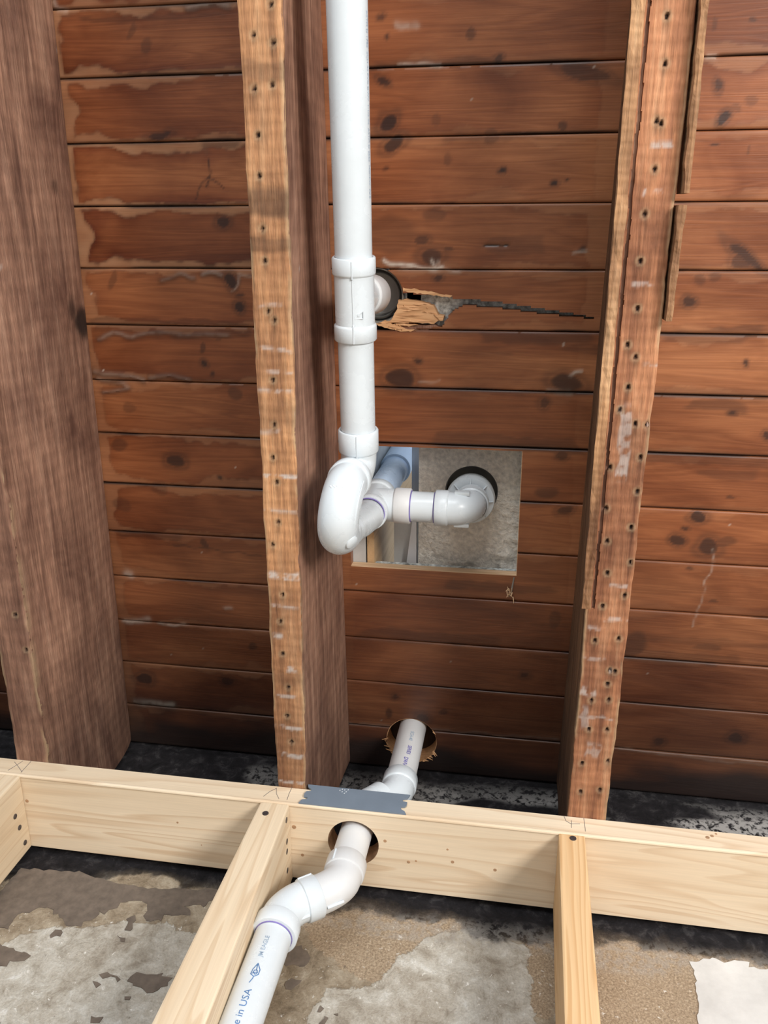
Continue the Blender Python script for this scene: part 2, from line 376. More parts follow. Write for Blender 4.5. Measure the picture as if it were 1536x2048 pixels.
# knots: pixel x, y, half sizes, tilt(deg), strength
KN = [(445, 447, 15, 12, 0, .9), (463, 560, 13, 17, 20, .95), (478, 613, 10, 11, 0, .95), (480, 590, 6, 3, 0, .8), (352, 922, 19, 12, 5, .85), (410, 725, 8, 8, 0, .9), (406, 696, 6, 12, -30, .6), (435, 676, 12, 8, 0, .5),
      (470, 788, 12, 15, 0, .45), (318, 272, 26, 8, 8, .85), (262, 62, 7, 20, -12, .4), (292, 92, 8, 18, 5, .4), (410, 1088, 7, 14, 30, .6), (290, 1358, 17, 12, 0, .85), (456, 1362, 12, 8, 0, .75), (506, 1294, 10, 8, 0, .6),
      (320, 975, 18, 16, 0, .35), (245, 1010, 18, 14, 0, .35), (260, 815, 12, 10, 0, .35), (437, 955, 5, 4, 0, .9), (423, 748, 4, 5, 0, .8), (240, 890, 16, 12, 30, .5), (225, 560, 8, 25, -25, .4),
      (764, 33, 8, 7, 0, .7), (945, 67, 11, 13, 0, .55), (765, 165, 15, 8, -30, .9), (776, 245, 20, 17, 35, .98), (787, 287, 24, 14, 25, .9), (996, 117, 10, 8, 0, .8), (985, 275, 16, 16, 0, .5), (1003, 340, 6, 6, 0, .95), (1107, 367, 7, 6, 0, .95),
      (1130, 360, 4, 3, 0, .9), (1170, 145, 55, 14, -14, .7), (1125, 250, 14, 10, 0, .6), (845, 480, 16, 11, 0, .7), (862, 514, 24, 16, 0, .8), (780, 470, 60, 40, 0, .35), (1165, 500, 7, 6, 0, .8), (876, 555, 12, 6, 0, .8), (870, 430, 25, 14, 0, .4),
      (800, 757, 32, 20, 0, .9), (838, 720, 8, 6, 0, .85), (1132, 766, 36, 17, -12, .85), (1087, 808, 12, 10, 0, .7), (1180, 700, 60, 10, 0, .4), (895, 500, 10, 5, 0, .6), (776, 336, 5, 4, 0, .7), (776, 74, 4, 4, 0, .8), (870, 240, 10, 14, 0, .3), (897, 318, 8, 16, 0, .35),
      (1130, 1020, 16, 10, 20, .75), (1122, 910, 12, 10, 30, .7), (1095, 985, 25, 12, 0, .5), (790, 1394, 8, 5, 0, .7), (1050, 1350, 10, 8, 0, .7), (845, 1435, 14, 9, -20, .7), (778, 1426, 8, 12, 10, .6), (890, 1425, 10, 6, 0, .5), (790, 1265, 40, 12, 0, .4), (1110, 1240, 14, 22, 0, .4),
      (1432, 172, 9, 13, 10, .8), (1446, 235, 11, 15, -20, .95), (1500, 203, 12, 12, 0, .35), (1470, 216, 10, 8, -40, .35), (1490, 512, 48, 11, -38, .85), (1480, 525, 20, 16, 0, .7), (1378, 605, 13, 11, 0, .85), (1402, 561, 12, 11, 0, .4), (1430, 553, 12, 10, 0, .4),
      (1465, 827, 8, 7, 0, .9), (1466, 826, 15, 12, 0, .5), (1491, 727, 6, 6, 0, .85), (1534, 870, 9, 9, 0, .85), (1396, 1034, 20, 11, 5, .9), (1354, 1081, 14, 11, -15, .85), (1372, 1058, 7, 4, 0, .8), (1416, 1094, 22, 18, 10, .85), (1450, 1085, 26, 10, 20, .5),
      (1266, 1290, 26, 30, -30, .6), (1474, 1476, 18, 11, 0, .8), (1318, 1484, 12, 9, 0, .7), (1462, 993, 12, 4, 0, .6), (1430, 290, 8, 2, 0, .8), (1495, 302, 4, 12, -15, .4), (1430, 50, 6, 12, 0, .4), (1380, 1140, 8, 5, 0, .6), (1430, 1200, 12, 4, 0, .5), (1420, 1330, 14, 6, 0, .4),
      (620, 980, 30, 60, 0, .2), (1505, 40, 10, 3, 0, .6), (1415, 1295, 30, 8, 0, .4)]
KNF = []
for x, y, rx, ry, a, s in KN:
    c = atY(x, y, YP); sx = abs(atY(x+10, y, YP)[0]-c[0])/10; sz = abs(atY(x, y+10, YP)[2]-c[2])/10
    KNF.append((c[0], c[2], rx*sx, ry*sz, math.radians(a), s))
# watermarks: pixel boxes of darker violet staining
WM = [(1318, 1500, 652, 690, .5), (1297, 1536, 908, 932, .5), (1365, 1475, 795, 822, .5), (1365, 1510, 938, 960, .4), (1300, 1536, 775, 800, .3), (150, 480, 25, 45, .5), (180, 500, 640, 668, .5), (900, 1120, 1165, 1185, .5), (960, 1190, 655, 690, .55), (750, 1000, 120, 135, .5), (870, 1030, 700, 712, .3),
      (380, 475, 268, 300, .6), (970, 1090, 468, 510, .35), (880, 1090, 260, 285, .4), (230, 370, 1060, 1080, .5), (1255, 1536, 1275, 1290, .3), (1255, 1500, 1300, 1330, .35), (860, 1170, 868, 905, .5), (700, 1000, 1260, 1290, .45)]
WMF = []
for x0, x1, y0, y1, s in WM:
    a = atY(x0, (y0+y1)/2, YP); b = atY(x1, (y0+y1)/2, YP); za = atY((x0+x1)/2, y0, YP)[2]; zb = atY((x0+x1)/2, y1, YP)[2]
    WMF.append((a[0], b[0], zb, za, s))
# resin runs / pale crusts: polylines (pixels), width m, height m, pale amount
RUN = [([(190, 745), (230, 748), (262, 752), (285, 762)], .0035, .0022, .12), ([(195, 757), (245, 764), (255, 775), (205, 783)], .003, .002, .1), ([(300, 757), (345, 752), (375, 760)], .003, .002, .1), ([(200, 676), (225, 667), (262, 673), (315, 664), (370, 670), (455, 671)], .003, .0016, .15),
       ([(322, 560), (355, 550), (385, 554)], .0028, .0016, .15), ([(405, 549), (425, 545), (445, 549)], .0028, .0016, .2), ([(372, 16), (405, 10), (455, 10)], .003, .0016, .2), ([(463, 580), (478, 568), (480, 545), (500, 552)], .002, .001, .25), ([(110, 5), (118, 20), (135, 22)], .003, .001, .3),
       ([(765, 522), (800, 530), (850, 537), (885, 536)], .003, .0008, .9), ([(862, 522), (868, 536)], .0025, .0004, .6), ([(876, 524), (874, 537)], .002, .0004, .6), ([(800, 540), (880, 541), (920, 541)], .003, .001, .35), ([(800, 133), (880, 129)], .0025, .0008, .45), ([(795, 50), (830, 52)], .004, .0004, .4), ([(1140, 753), (1150, 746), (1165, 745)], .002, .001, .6), ([(1095, 783), (1140, 786)], .004, .0006, .4),
       ([(250, 1145), (262, 1150)], .006, .001, .6), ([(252, 1242), (300, 1240)], .005, .001, .45), ([(320, 1247), (370, 1250)], .003, .001, .35), ([(275, 1404), (310, 1406), (345, 1412)], .006, .0014, .75), ([(465, 1215), (450, 1217)], .003, .001, .4), ([(880, 760), (840, 765)], .002, .0005, .3), ([(965, 490), (1020, 489)], .0016, -.002, -1),
       ([(1150, 505), (1172, 503)], .002, .0004, .35), ([(1426, 1098), (1424, 1125), (1405, 1190), (1384, 1256)], .0012, .0004, .35), ([(418, 318), (422, 345), (418, 375)], .0014, 0, -.8), ([(420, 350), (395, 385), (388, 400)], .0014, 0, -.7), ([(425, 360), (450, 375)], .0014, 0, -.7), ([(700, 1446), (780, 1452), (900, 1462), (1020, 1472), (1120, 1480)], .0025, .0006, .3),
       ([(1235, 1497), (1330, 1510), (1450, 1522), (1536, 1530)], .0025, .0006, .25), ([(345, 1090), (420, 1098), (520, 1112)], .0016, 0, -.6), ([(1410, 116), (1430, 116)], .003, .001, .5)]
def seg_dist(x, z, pts):
    d = np.full(x.shape, 9.)
    for (ax, az), (bx, bz) in zip(pts[:-1], pts[1:]):
        L = (bx-ax)**2+(bz-az)**2+1e-12; t = np.clip(((x-ax)*(bx-ax)+(z-az)*(bz-az))/L, 0, 1)
        d = np.minimum(d, np.hypot(x-ax-t*(bx-ax), z-az-t*(bz-az)))
    return d
RUNF = [(pxpoly(p, YP), w, h, s) for p, w, h, s in RUN]
BAYS = [(-1.75, -.776), (-.724, -.352), (-.30, .085), (.145, 1.35)]
BAYW = [.6, 1.0, .30, .40]

ceiling = empty('ceiling', (0, YP, 0)); props(ceiling, 'ceiling of narrow old orange-brown pine boards laid across the joists', None, None, 'structure')
def grid_part(name, X, Y, Z, keep, attr, material, parent, thick=(0, .019, 0), snaps=(), smooth=True, extra=None):
    nz, nx = X.shape; V = np.stack([X, Y, Z], -1).reshape(-1, 3); idx = np.arange(nz*nx).reshape(nz, nx)
    Q = np.stack([idx[:-1, :-1], idx[:-1, 1:], idx[1:, 1:], idx[1:, :-1]], -1)
    used = np.zeros((nz, nx), int); rem = np.zeros((nz, nx), int)
    for a in (0, 1):
        for b in (0, 1):
            used[a:nz-1+a, b:nx-1+b] += keep; rem[a:nz-1+a, b:nx-1+b] += ~keep
    edge = (used > 0) & (rem > 0)
    for cx, cz, r in snaps:
        e = edge & (np.hypot(X-cx, Z-cz) < r*1.25)
        ang = np.arctan2(Z-cz, X-cx)[e]; V[idx[e], 0] = cx+r*np.cos(ang); V[idx[e], 2] = cz+r*np.sin(ang)
    q = Q[keep]
    # boundary edges
    E = np.concatenate([q[:, [0, 1]], q[:, [1, 2]], q[:, [2, 3]], q[:, [3, 0]]]); Es = np.sort(E, 1)
    key = Es[:, 0].astype(np.int64)*(nz*nx)+Es[:, 1]; u, inv, cnt = np.unique(key, return_inverse=True, return_counts=True)
    be = E[cnt[inv] == 1]; bv = np.unique(be); mp = {int(b): i for i, b in enumerate(bv)}
    V2 = V[bv]+np.array(thick); off = len(V)
    sq = np.array([[b, a, off+mp[int(a)], off+mp[int(b)]] for a, b in be]) if len(be) else np.zeros((0, 4), int)
    V = np.concatenate([V, V2]); A = np.concatenate([attr.reshape(-1, 4), attr.reshape(-1, 4)[bv]])
    q = np.concatenate([q, sq])
    un, iv = np.unique(q, return_inverse=True)
    me = npmesh(name, V[un], iv.reshape(-1, 4), A[un])
    o = link(name, me, material, parent)
    if extra is not None:
        ex_ = np.concatenate([extra.ravel(), extra.ravel()[bv]])[un]
        me.attributes.new('varnish', 'FLOAT', 'POINT').data.foreach_set('value', ex_.astype(np.float32))
    if smooth:
        me.polygons.foreach_set('use_smooth', [True]*len(me.polygons)); me.set_sharp_from_angle(angle=math.radians(50))
    return o
RES = .003
for k in range(len(ROWS)-1):
    z1, z0 = ROWS[k]-.0006, ROWS[k+1]+.0006
    vis = ROWS[k] < .40
    res = RES if vis else .012
    xs = np.unique(np.round(np.concatenate([np.arange(XL, FL, .02), np.arange(FL, FR, res), np.arange(FR, XR, .02), [XR, OPEN[0], OPEN[1]]]), 5))
    zs = np.concatenate([[z0, z0+.0012], np.arange(z0+.0036, z1-.002, res), [z1-.0012, z1]])
    if z0 < OPEN[2] < z1: zs = np.unique(np.concatenate([zs, [OPEN[2]]]))
    if z0 < OPEN[3] < z1: zs = np.unique(np.concatenate([zs, [OPEN[3]]]))
    X, Z = np.meshgrid(xs, zs)
    off = rng.uniform(-.0008, .0008)
    Yv = np.full(X.shape, YP+off)
    dz = np.minimum(Z-z0, z1-Z)
    Yv += np.where(dz < .0008, .0022, np.where(dz < .002, .0004, 0))
    nz_ = VA.fbm(X*9+k*13, Z*40+k*7)
    R = np.zeros(X.shape); G = np.zeros(X.shape); B = np.zeros(X.shape); A = np.zeros(X.shape); VAR = np.zeros(X.shape)
    wx = X+(VBn(X*60, Z*60+k)-.5)*.008; wz = Z+(VC(X*60+5, Z*60)-.5)*.006
    for cx, cz, rx, ry, an, s in KNF:
        if cz < z0-.03 or cz > z1+.03: continue
        dx, dd = wx-cx, wz-cz; c, sn = math.cos(-an), math.sin(-an)
        d = np.hypot((dx*c-dd*sn)/rx, (dx*sn+dd*c)/ry)
        v = s*(1-sstep(.72, 1.15, d)); ring = .45*s*np.exp(-((d-1.25)/.35)**2)*(s > .6)
        R = np.maximum(R, np.maximum(v, ring))
    for x0, x1, w0, w1, s in WMF:
        if w1 < z0 or w0 > z1: continue
        n1 = (nz_-.5)*.03
        v = s*sstep(0, .012, wx-x0+n1*2)*sstep(0, .012, x1-wx+n1*2)*sstep(0, .004, wz-w0+n1*.5)*sstep(0, .004, w1-wz+n1*.5)
        R = np.maximum(R, v*.75)
    # bare, dusty margins round the shiny varnished middle of each board
    for (bx0, bx1), bw in zip(BAYS, BAYW):
        bw = bw*(.42+.58*float(sstep(-.34, -.02, (z0+z1)/2)))*[.55, 1, .8, 1, .65][(k*7+int(bw*10)) % 5]
        inb = (X > bx0-.03) & (X < bx1+.03)
        n1 = VA.fbm(X*16+k*3.1, Z*16+k*5.7, 4); n2 = VBn.fbm(X*45+k, Z*45, 3)
        dx = np.minimum(X-bx0, (bx1-X)*1.6)
        m = np.minimum((dz-.003-.020*np.clip(n1-.42, 0, 1)*2.2), (dx-.012-.05*np.clip(n1-.4, 0, 1)))-.007*(n2-.5)
        coat = sstep(-.0015, .0025, m)
        G = np.where(inb, np.maximum(G, (1-coat)*bw*(.55+.6*n2)), G)
        rim = np.exp(-(m/.0022)**2)*bw
        R = np.where(inb, np.maximum(R, rim*.30), R)
        vr = np.clip(np.exp(-np.clip(m, 0, 1)/(.006+.022*n1))*(.25+1.1*VC.fbm(X*7+k*4.1, Z*30+k, 3)), 0, 1)*bw*(coat > .3)
        VAR = np.where(inb, np.maximum(VAR, vr), VAR)
        Yv -= np.where(inb, rim*.0006*(VC.fbm(X*30, Z*30+k) > .45), 0)
    for pts, w, h, s in RUNF:
        if pts[:, 1].max() < z0-.02 or pts[:, 1].min() > z1+.02: continue
        d = seg_dist(wx, wz, pts); v = np.exp(-(d/w)**2)*(.55+.9*nz_)
        Yv -= v*h
        if s >= 0: B = np.maximum(B, np.clip(v*s, 0, 1)*np.clip(.4+VC(X*150, Z*150)*1.1, 0, 1)); R = np.maximum(R, .55*np.exp(-(d/(w*2.4))**2)*(h > .0012))
        else: R = np.maximum(R, -s*np.clip(v, 0, 1))
    fl = (VBn(X*170+k*3, Z*170) > .985) & (VA(X*25, Z*25) > .5); B = np.maximum(B, fl*.5)
    # soot near the masonry; the broad gradient also paints in the fading light
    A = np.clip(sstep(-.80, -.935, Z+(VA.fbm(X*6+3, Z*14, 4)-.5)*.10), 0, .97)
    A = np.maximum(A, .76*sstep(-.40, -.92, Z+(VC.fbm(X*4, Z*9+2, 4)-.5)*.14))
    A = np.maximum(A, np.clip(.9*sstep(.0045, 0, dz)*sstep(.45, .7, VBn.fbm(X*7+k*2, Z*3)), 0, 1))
    keep = np.ones((len(zs)-1, len(xs)-1), bool)
    xc = (X[:-1, :-1]+X[1:, 1:])/2; zc = (Z[:-1, :-1]+Z[1:, 1:])/2
    keep &= ~((xc > OPEN[0]) & (xc < OPEN[1]) & (zc > OPEN[2]) & (zc < OPEN[3]))
    snaps = []
    for h in (THOLE, RHOLE):
        if h[1]-h[2] < z1 and h[1]+h[2] > z0:
            keep &= np.hypot(xc-h[0], zc-h[1]) > h[2]; snaps.append(h)
    if GAP[:, 1].min() < z1 and GAP[:, 1].max() > z0: keep &= ~inpoly(xc, zc, GAP)
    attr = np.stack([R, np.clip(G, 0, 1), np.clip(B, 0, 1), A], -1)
    # a board cut by the opening becomes two boards
    parts = [keep]
    full = ((zc[:, 0] > OPEN[2]) & (zc[:, 0] < OPEN[3]))
    if full.all():
        parts = [keep & (xc < OPEN[0]+.01), keep & (xc > OPEN[1]-.01)]
    for kp in parts:
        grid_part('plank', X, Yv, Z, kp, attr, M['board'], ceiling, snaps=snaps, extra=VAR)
# tongues closing the joints, seen only as dark lines
tm = MB()
for k in range(1, len(ROWS)-1):
    for x0, x1 in ([(XL, OPEN[0]), (OPEN[1], XR)] if OPEN[2] < ROWS[k] < OPEN[3] else [(XL, THOLE[0]-.05), (THOLE[0]+.05, XR)] if abs(ROWS[k]-THOLE[1]) < .05 else [(XL, RHOLE[0]-.05), (RHOLE[0]+.05, XR)] if abs(ROWS[k]-RHOLE[1]) < .05 else [(XL, XR)]):
        tm.box(x0, x1, YP+.008, YP+.012, ROWS[k]-.004, ROWS[k]+.004)
tm.build('tongue', m_plain('dark_joint_wood', (.035, .016, .010), .8), ceiling)['kind'] = 'stuff'
# fresh sawn faces of the opening
cm = MB(); t = .0008
cm.box(OPEN[0], OPEN[1], YP+.001, YP+.0195, OPEN[2]-.0002, OPEN[2]+t); cm.build('sawn_edge', M['cut'], ceiling)
cm = MB(); cm.box(OPEN[1]-t, OPEN[1]+.0002, YP+.001, YP+.0195, OPEN[2], OPEN[3]); cm.build('sawn_edge', M['cut'], ceiling)
# saw kerf overrun with torn fibres
cm = MB(); p = atY(1028, 1155, YP); q = atY(1020, 1192, YP)
cm.prism([(p[0]-.001, p[2]), (p[0]+.001, p[2]), (q[0]+.002, q[2]), (q[0]-.001, q[2])], 1, YP-.0012, YP+.002)
cm.build('saw_kerf', M['sleeve'], ceiling)
cm = MB()
for i in range(14):
    c = q+np.array([random.gauss(0, .003), -.002, random.gauss(.004, .005)])
    d = np.array([random.gauss(0, .003), random.uniform(-.006, .001), random.gauss(0, .006)])
    cm.sweep([c, c+d*.5, c+d], [.0009, .0008, .0003], 5)
cm.build('torn_fibre', M['cut'], ceiling)['kind'] = 'stuff'
# mortar bed / backing over the boards, left out round the opening and the holes
bk = MB(); o0, o1, o2, o3 = OPEN[0]-.02, OPEN[1]+.004, OPEN[2]-.004, OPEN[3]+.03
YK = YP+.0205
hx0, hx1, hz0, hz1 = THOLE[0]-.046, THOLE[0]+.046, THOLE[1]-.046, THOLE[1]+.046
for x0, x1, z0, z1 in [(XL, XR, hz1, ROWS[0]), (XL, hx0, hz0, hz1), (hx1, XR, hz0, hz1), (XL, XR, o3, hz0), (XL, o0, o2, o3), (o1, XR, o2, o3), (XL, XR, -.846, o2), (XL, RHOLE[0]-.05, -1.12, -.846), (RHOLE[0]+.05, XR, -1.12, -.846), (RHOLE[0]-.05, RHOLE[0]+.05, -1.12, -.944)]:
    bk.box(x0, x1, YK, YK+.02, z0, z1)
for x0, x1, z0, z1 in [(RHOLE[0]-.06, RHOLE[0]-.05, -.944, -.846), (RHOLE[0]+.05, RHOLE[0]+.06, -.944, -.846), (RHOLE[0]-.06, RHOLE[0]+.06, -.846, -.836), (RHOLE[0]-.06, RHOLE[0]+.06, -.954, -.944)]: bk.box(x0, x1, YK+.0, YK+.022, z0, z1)
bk.lathe((THOLE[0], YK, THOLE[1]), (0, 1, 0), [(0, .0432), (0, .068), (.003, .068), (.003, .0432), (0, .0432)], 48)
bk.build('mortar_bed', M['mortar'], ceiling)
hc_ = MB(); hc_.box(RHOLE[0]-.06, RHOLE[0]+.06, YK+.022, YK+.027, -.954, -.836); hc_.build('hole_shade_cap', M['hole_dark'], ceiling)  # dark cap added to stand for the unlit void above the hole
hc_ = MB(); hc_.lathe((RHOLE[0], YP, RHOLE[1]), (0, 1, 0), [(.0012, RHOLE[2]+.0004), (.0012, RHOLE[2]-.0008), (.040, RHOLE[2]-.0012)], 48); hc_.build('bored_edge', M['raw'], ceiling)
hc_ = MB()
for i in range(17):
    a = random.choice([random.uniform(-.9, .5), random.uniform(2.9, 4.3), random.uniform(-1.1, -.4)]); c = np.array([RHOLE[0]+RHOLE[2]*math.cos(a), YP-.0006, RHOLE[1]+RHOLE[2]*math.sin(a)])
    d = np.array([random.uniform(.002, .008)*(1 if math.cos(a) > 0 else -1), random.uniform(-.004, .0005), random.gauss(0, .003)])
    hc_.sweep([c-d*.4, c+d*.3, c+d], [.0014, .0011, .0003], 5)
hc_.build('torn_fibre', M['raw'], ceiling)['kind'] = 'stuff'
# raw split wood round the broken board
def splinter(pts, y0, y1, mat_, n=0):
    P = np.array(jag0(pxpoly(pts, YP))); s = MB()
    s.prism([tuple(q) for q in P], 1, y0, YP+.019)
    for i in range(n):                                        # raised torn fibres along the grain
        x0, x1 = sorted(rng.uniform(P[:, 0].min(), P[:, 0].max(), 2)); z = rng.uniform(P[:, 1].min(), P[:, 1].max())
        if not inpoly(np.array([x0, x1]), np.array([z, z]), P).all(): continue
        s.sweep([(x0, y0, z), ((x0+x1)/2, y0-.0008, z+rng.uniform(-.001, .001)), (x1, y0+.0003, z+rng.uniform(-.002, .002))], [.0003, .0011, .0004], 6)
    return s.build('splinter', mat_, ceiling, tri=True)
def jag0(P):
    out = []
    for i in range(len(P)):
        a, b = P[i], P[(i+1) % len(P)]; k = max(1, int(np.hypot(*(b-a))/.004))
        for j in range(k): out.append(tuple(a+(b-a)*j/k+(rng.normal(0, .0006, 2) if j else 0)))
    return out
splinter([(796, 600), (812, 598), (840, 603), (866, 611), (872, 622), (880, 640), (868, 648), (838, 646), (800, 645), (770, 648), (756, 646), (782, 640), (792, 622)], YP+.0012, YP-.002, M['raw'], 60)
splinter([(868, 628), (876, 630), (888, 632), (886, 641), (880, 642)], YP-.001, YP-.002, M['raw'])
splinter([(752, 647), (800, 647), (836, 650), (800, 652), (812, 658), (832, 661), (806, 663), (780, 658), (758, 652)], YP-.001, YP-.004, M['raw'], 40)
splinter([(800, 652), (870, 650), (880, 655), (850, 661), (815, 659)], YP+.003, YP+.002, M['joist_side'])
splinter([(806, 575), (850, 581), (905, 591), (900, 595), (845, 588), (806, 583)], YP-.0004, YP-.001, M['raw'])

# ---------------------------------------------------------------- masonry wall
def wall_grid():
    xs = np.concatenate([np.arange(-1.75, -1.1, .02), np.arange(-1.1, .85, .005), np.arange(.85, 1.36, .02)]); ys = np.concatenate([np.arange(-EYE, .35, .05), np.arange(.35, 1.35, .005), [1.3512]])
    X, Y = np.meshgrid(xs, ys)
    zb = VA.fbm(X*5, Y*5, 5); zf = VBn.fbm(X*30, Y*30, 4)
    Zv = ZW - .001*zb + .0013*(zf-.5)
    top = sstep(1.12, 1.20, Y)
    lump = VC.fbm(X*11+2, Y*16, 5); Zv += top*(.010+.026*(lump-.42))
    Zv = np.where(Y > 1.12, np.minimum(Zv, -.9582), np.minimum(Zv, -.9635))
    Zv = np.where(Y > 1.318, np.minimum(Zv, -.9600), Zv)
    R = sstep(.935, 1.02, Y+(VA.fbm(X*9, Y*9+4, 5)-.5)*.13)
    R = np.maximum(R*.92, sstep(1.0, 1.03, Y))
    R = np.minimum(R, .97)
    B = np.zeros(X.shape); G = np.zeros(X.shape)
    P = lambda pts: np.array([atZ(a, b, ZW)[[0, 1]] for a, b in pts])
    wob = (VBn.fbm(X*22, Y*22, 4)-.5)*.05; wob2 = (VC.fbm(X*22, Y*22, 4)-.5)*.05
    tan1 = P([(580, 1820), (760, 1790), (1000, 1830), (1110, 1840), (1110, 2060), (1065, 2030), (1045, 1960), (1060, 1900), (1030, 1868), (960, 1858), (900, 1870), (830, 1880), (800, 1960), (720, 1960), (640, 1900)])
    tan2 = P([(1190, 1850), (1560, 1900), (1560, 2300), (1190, 2300)])
    B = np.maximum(sstep(.5, .5001, inpoly(X+wob*.3, Y+wob2*.3, tan1)*1.), inpoly(X+wob, Y+wob2, tan2)*1.)
    pale = P([(830, 1880), (900, 1870), (960, 1858), (1030, 1868), (1060, 1900), (1045, 1960), (1065, 2030), (1110, 2080), (1110, 2400), (560, 2400), (640, 1990), (760, 1960)])
    pale2 = P([(0, 1880), (150, 1840), (300, 1850), (440, 1860), (300, 2300), (-300, 2300)])
    G = np.maximum(inpoly(X+wob, Y+wob2, pale)*1., inpoly(X+wob, Y+wob2, pale2)*.8)
    for a in range(14):
        for arr in (B, G):
            arr[1:-1, 1:-1] = (arr[:-2, 1:-1]+arr[2:, 1:-1]+arr[1:-1, :-2]+arr[1:-1, 2:]+arr[1:-1, 1:-1])/5
    A = sstep(.52, .62, VC.fbm(X*5+7, Y*14+1, 4))*sstep(1.16, 1.22, Y)*sstep(1.325, 1.27, Y)*(.45+.55*sstep(-.1, .2, X))
    A = np.maximum(A, .35*sstep(.5, .62, VA.fbm(X*7+1, Y*30, 4))*sstep(.93, .95, Y)*sstep(1.01, .98, Y))
    keep = np.ones((len(ys)-1, len(xs)-1), bool)
    return grid_part('wall_back', X, Y, Zv, keep, np.stack([R, G, B, A], -1), M['mason'], None, thick=(0, 0, -.18))
wall = wall_grid(); props(wall, 'rough masonry wall with peeling paint, tar-black along its top', None, None, 'structure')
WZ = ZW
def jag(pts, n=4, amp=.0015):
    out = []
    for i, a in enumerate(pts):
        b = pts[(i+1) % len(pts)]; a = np.array(a); b = np.array(b)
        L = np.hypot(*(b-a)); k = max(1, min(9, int(L/.006)))
        for j in range(k):
            q = a+(b-a)*j/k
            if j: q = q+np.array([random.gauss(0, amp), random.gauss(0, amp)])
            out.append(tuple(q))
    return out
def patch(name, pts, sc, ox, oy, mt, th=.0005, label=None, z=None):
    P = [atZ(x/sc+ox, y/sc+oy, ZW)[[0, 1]] for x, y in pts]
    P = jag(P); s = MB(); s.prism([tuple(q) for q in P], 2, ZW-.004, (z or WZ)+th)
    o = s.build(name, mt, wall, tri=True)
    if label: o['label'] = label
    return o
c5 = (3.072, 0, 1500); c6 = (3.491, 420, 1540); c8 = (3.368, 1080, 1600)
patch('adhesive_patch', [(-250, 1000), (-250, 860), (0, 870), (60, 800), (130, 725), (300, 735), (500, 750), (740, 825), (1000, 855), (1330, 855), (1400, 900), (1280, 930), (1250, 965), (1190, 950), (1130, 960), (1170, 985), (1170, 1015), (1010, 1010), (990, 1050), (900, 1050), (880, 1020), (905, 990), (905, 945), (830, 925), (740, 935), (720, 970), (670, 980), (640, 1010), (610, 990), (560, 1045), (510, 1055), (500, 1085), (405, 1080), (385, 1035), (325, 1010), (330, 980), (290, 965), (240, 965), (180, 1000), (110, 1010), (50, 1100), (0, 1090)], *c5, M['adhesive'], .0003, 'largest dark brown adhesive stain')
for pts in ([(775, 1040), (830, 1015), (835, 1045), (800, 1110), (765, 1105), (790, 1055)], [(305, 1140), (340, 1105), (385, 1120), (370, 1145), (310, 1155)], [(720, 1140), (770, 1155), (765, 1180), (740, 1175)], [(-80, 1170), (0, 1190), (190, 1265), (150, 1295), (60, 1295), (40, 1330), (-80, 1340)],
            [(780, 1420), (840, 1365), (900, 1380), (1000, 1370), (990, 1390), (1060, 1400), (1030, 1450), (990, 1455), (940, 1490), (880, 1470)], [(610, 1380), (660, 1365), (720, 1390), (740, 1410), (720, 1425), (680, 1390), (630, 1405)], [(570, 1420), (620, 1440), (590, 1460)], [(560, 1635), (635, 1640), (610, 1675), (555, 1675)], [(765, 1515), (805, 1515), (795, 1535), (765, 1533)]):
    patch('adhesive_patch', pts, *c5, M['adhesive'])
for pts in ([(590, 1235), (640, 1225), (690, 1290), (690, 1340), (660, 1370), (530, 1370), (480, 1345), (550, 1270)], [(520, 1500), (570, 1455), (640, 1470), (570, 1535), (530, 1530)], [(750, 1690), (770, 1645), (795, 1665), (770, 1690)], [(760, 1773), (800, 1720), (825, 1730), (800, 1773)], [(865, 1705), (895, 1700), (890, 1715)]):
    patch('adhesive_patch', pts, *c6, M['adhesive'])
patch('paint_patch', [(1005, 1090), (1070, 1090), (1100, 1070), (1160, 1065), (1240, 1100), (1330, 1085), (1410, 1095), (1405, 1130), (1536, 1140), (1800, 1150), (1800, 2000), (1030, 2000), (1050, 1600), (1060, 1480), (1070, 1400), (1050, 1290), (1040, 1150)], *c8, M['white_paint'], .0009, 'flaking bright white paint')

# ---------------------------------------------------------------- floor (below the frame, carries studs and wall, bounces daylight)
fm = MB(); fm.box(-4, 4, -EYE-.1, -EYE, -1.2, 4.5)
props(fm.build('floor', M['slab']), 'plain grey concrete floor slab below the framing', None, None, 'structure')

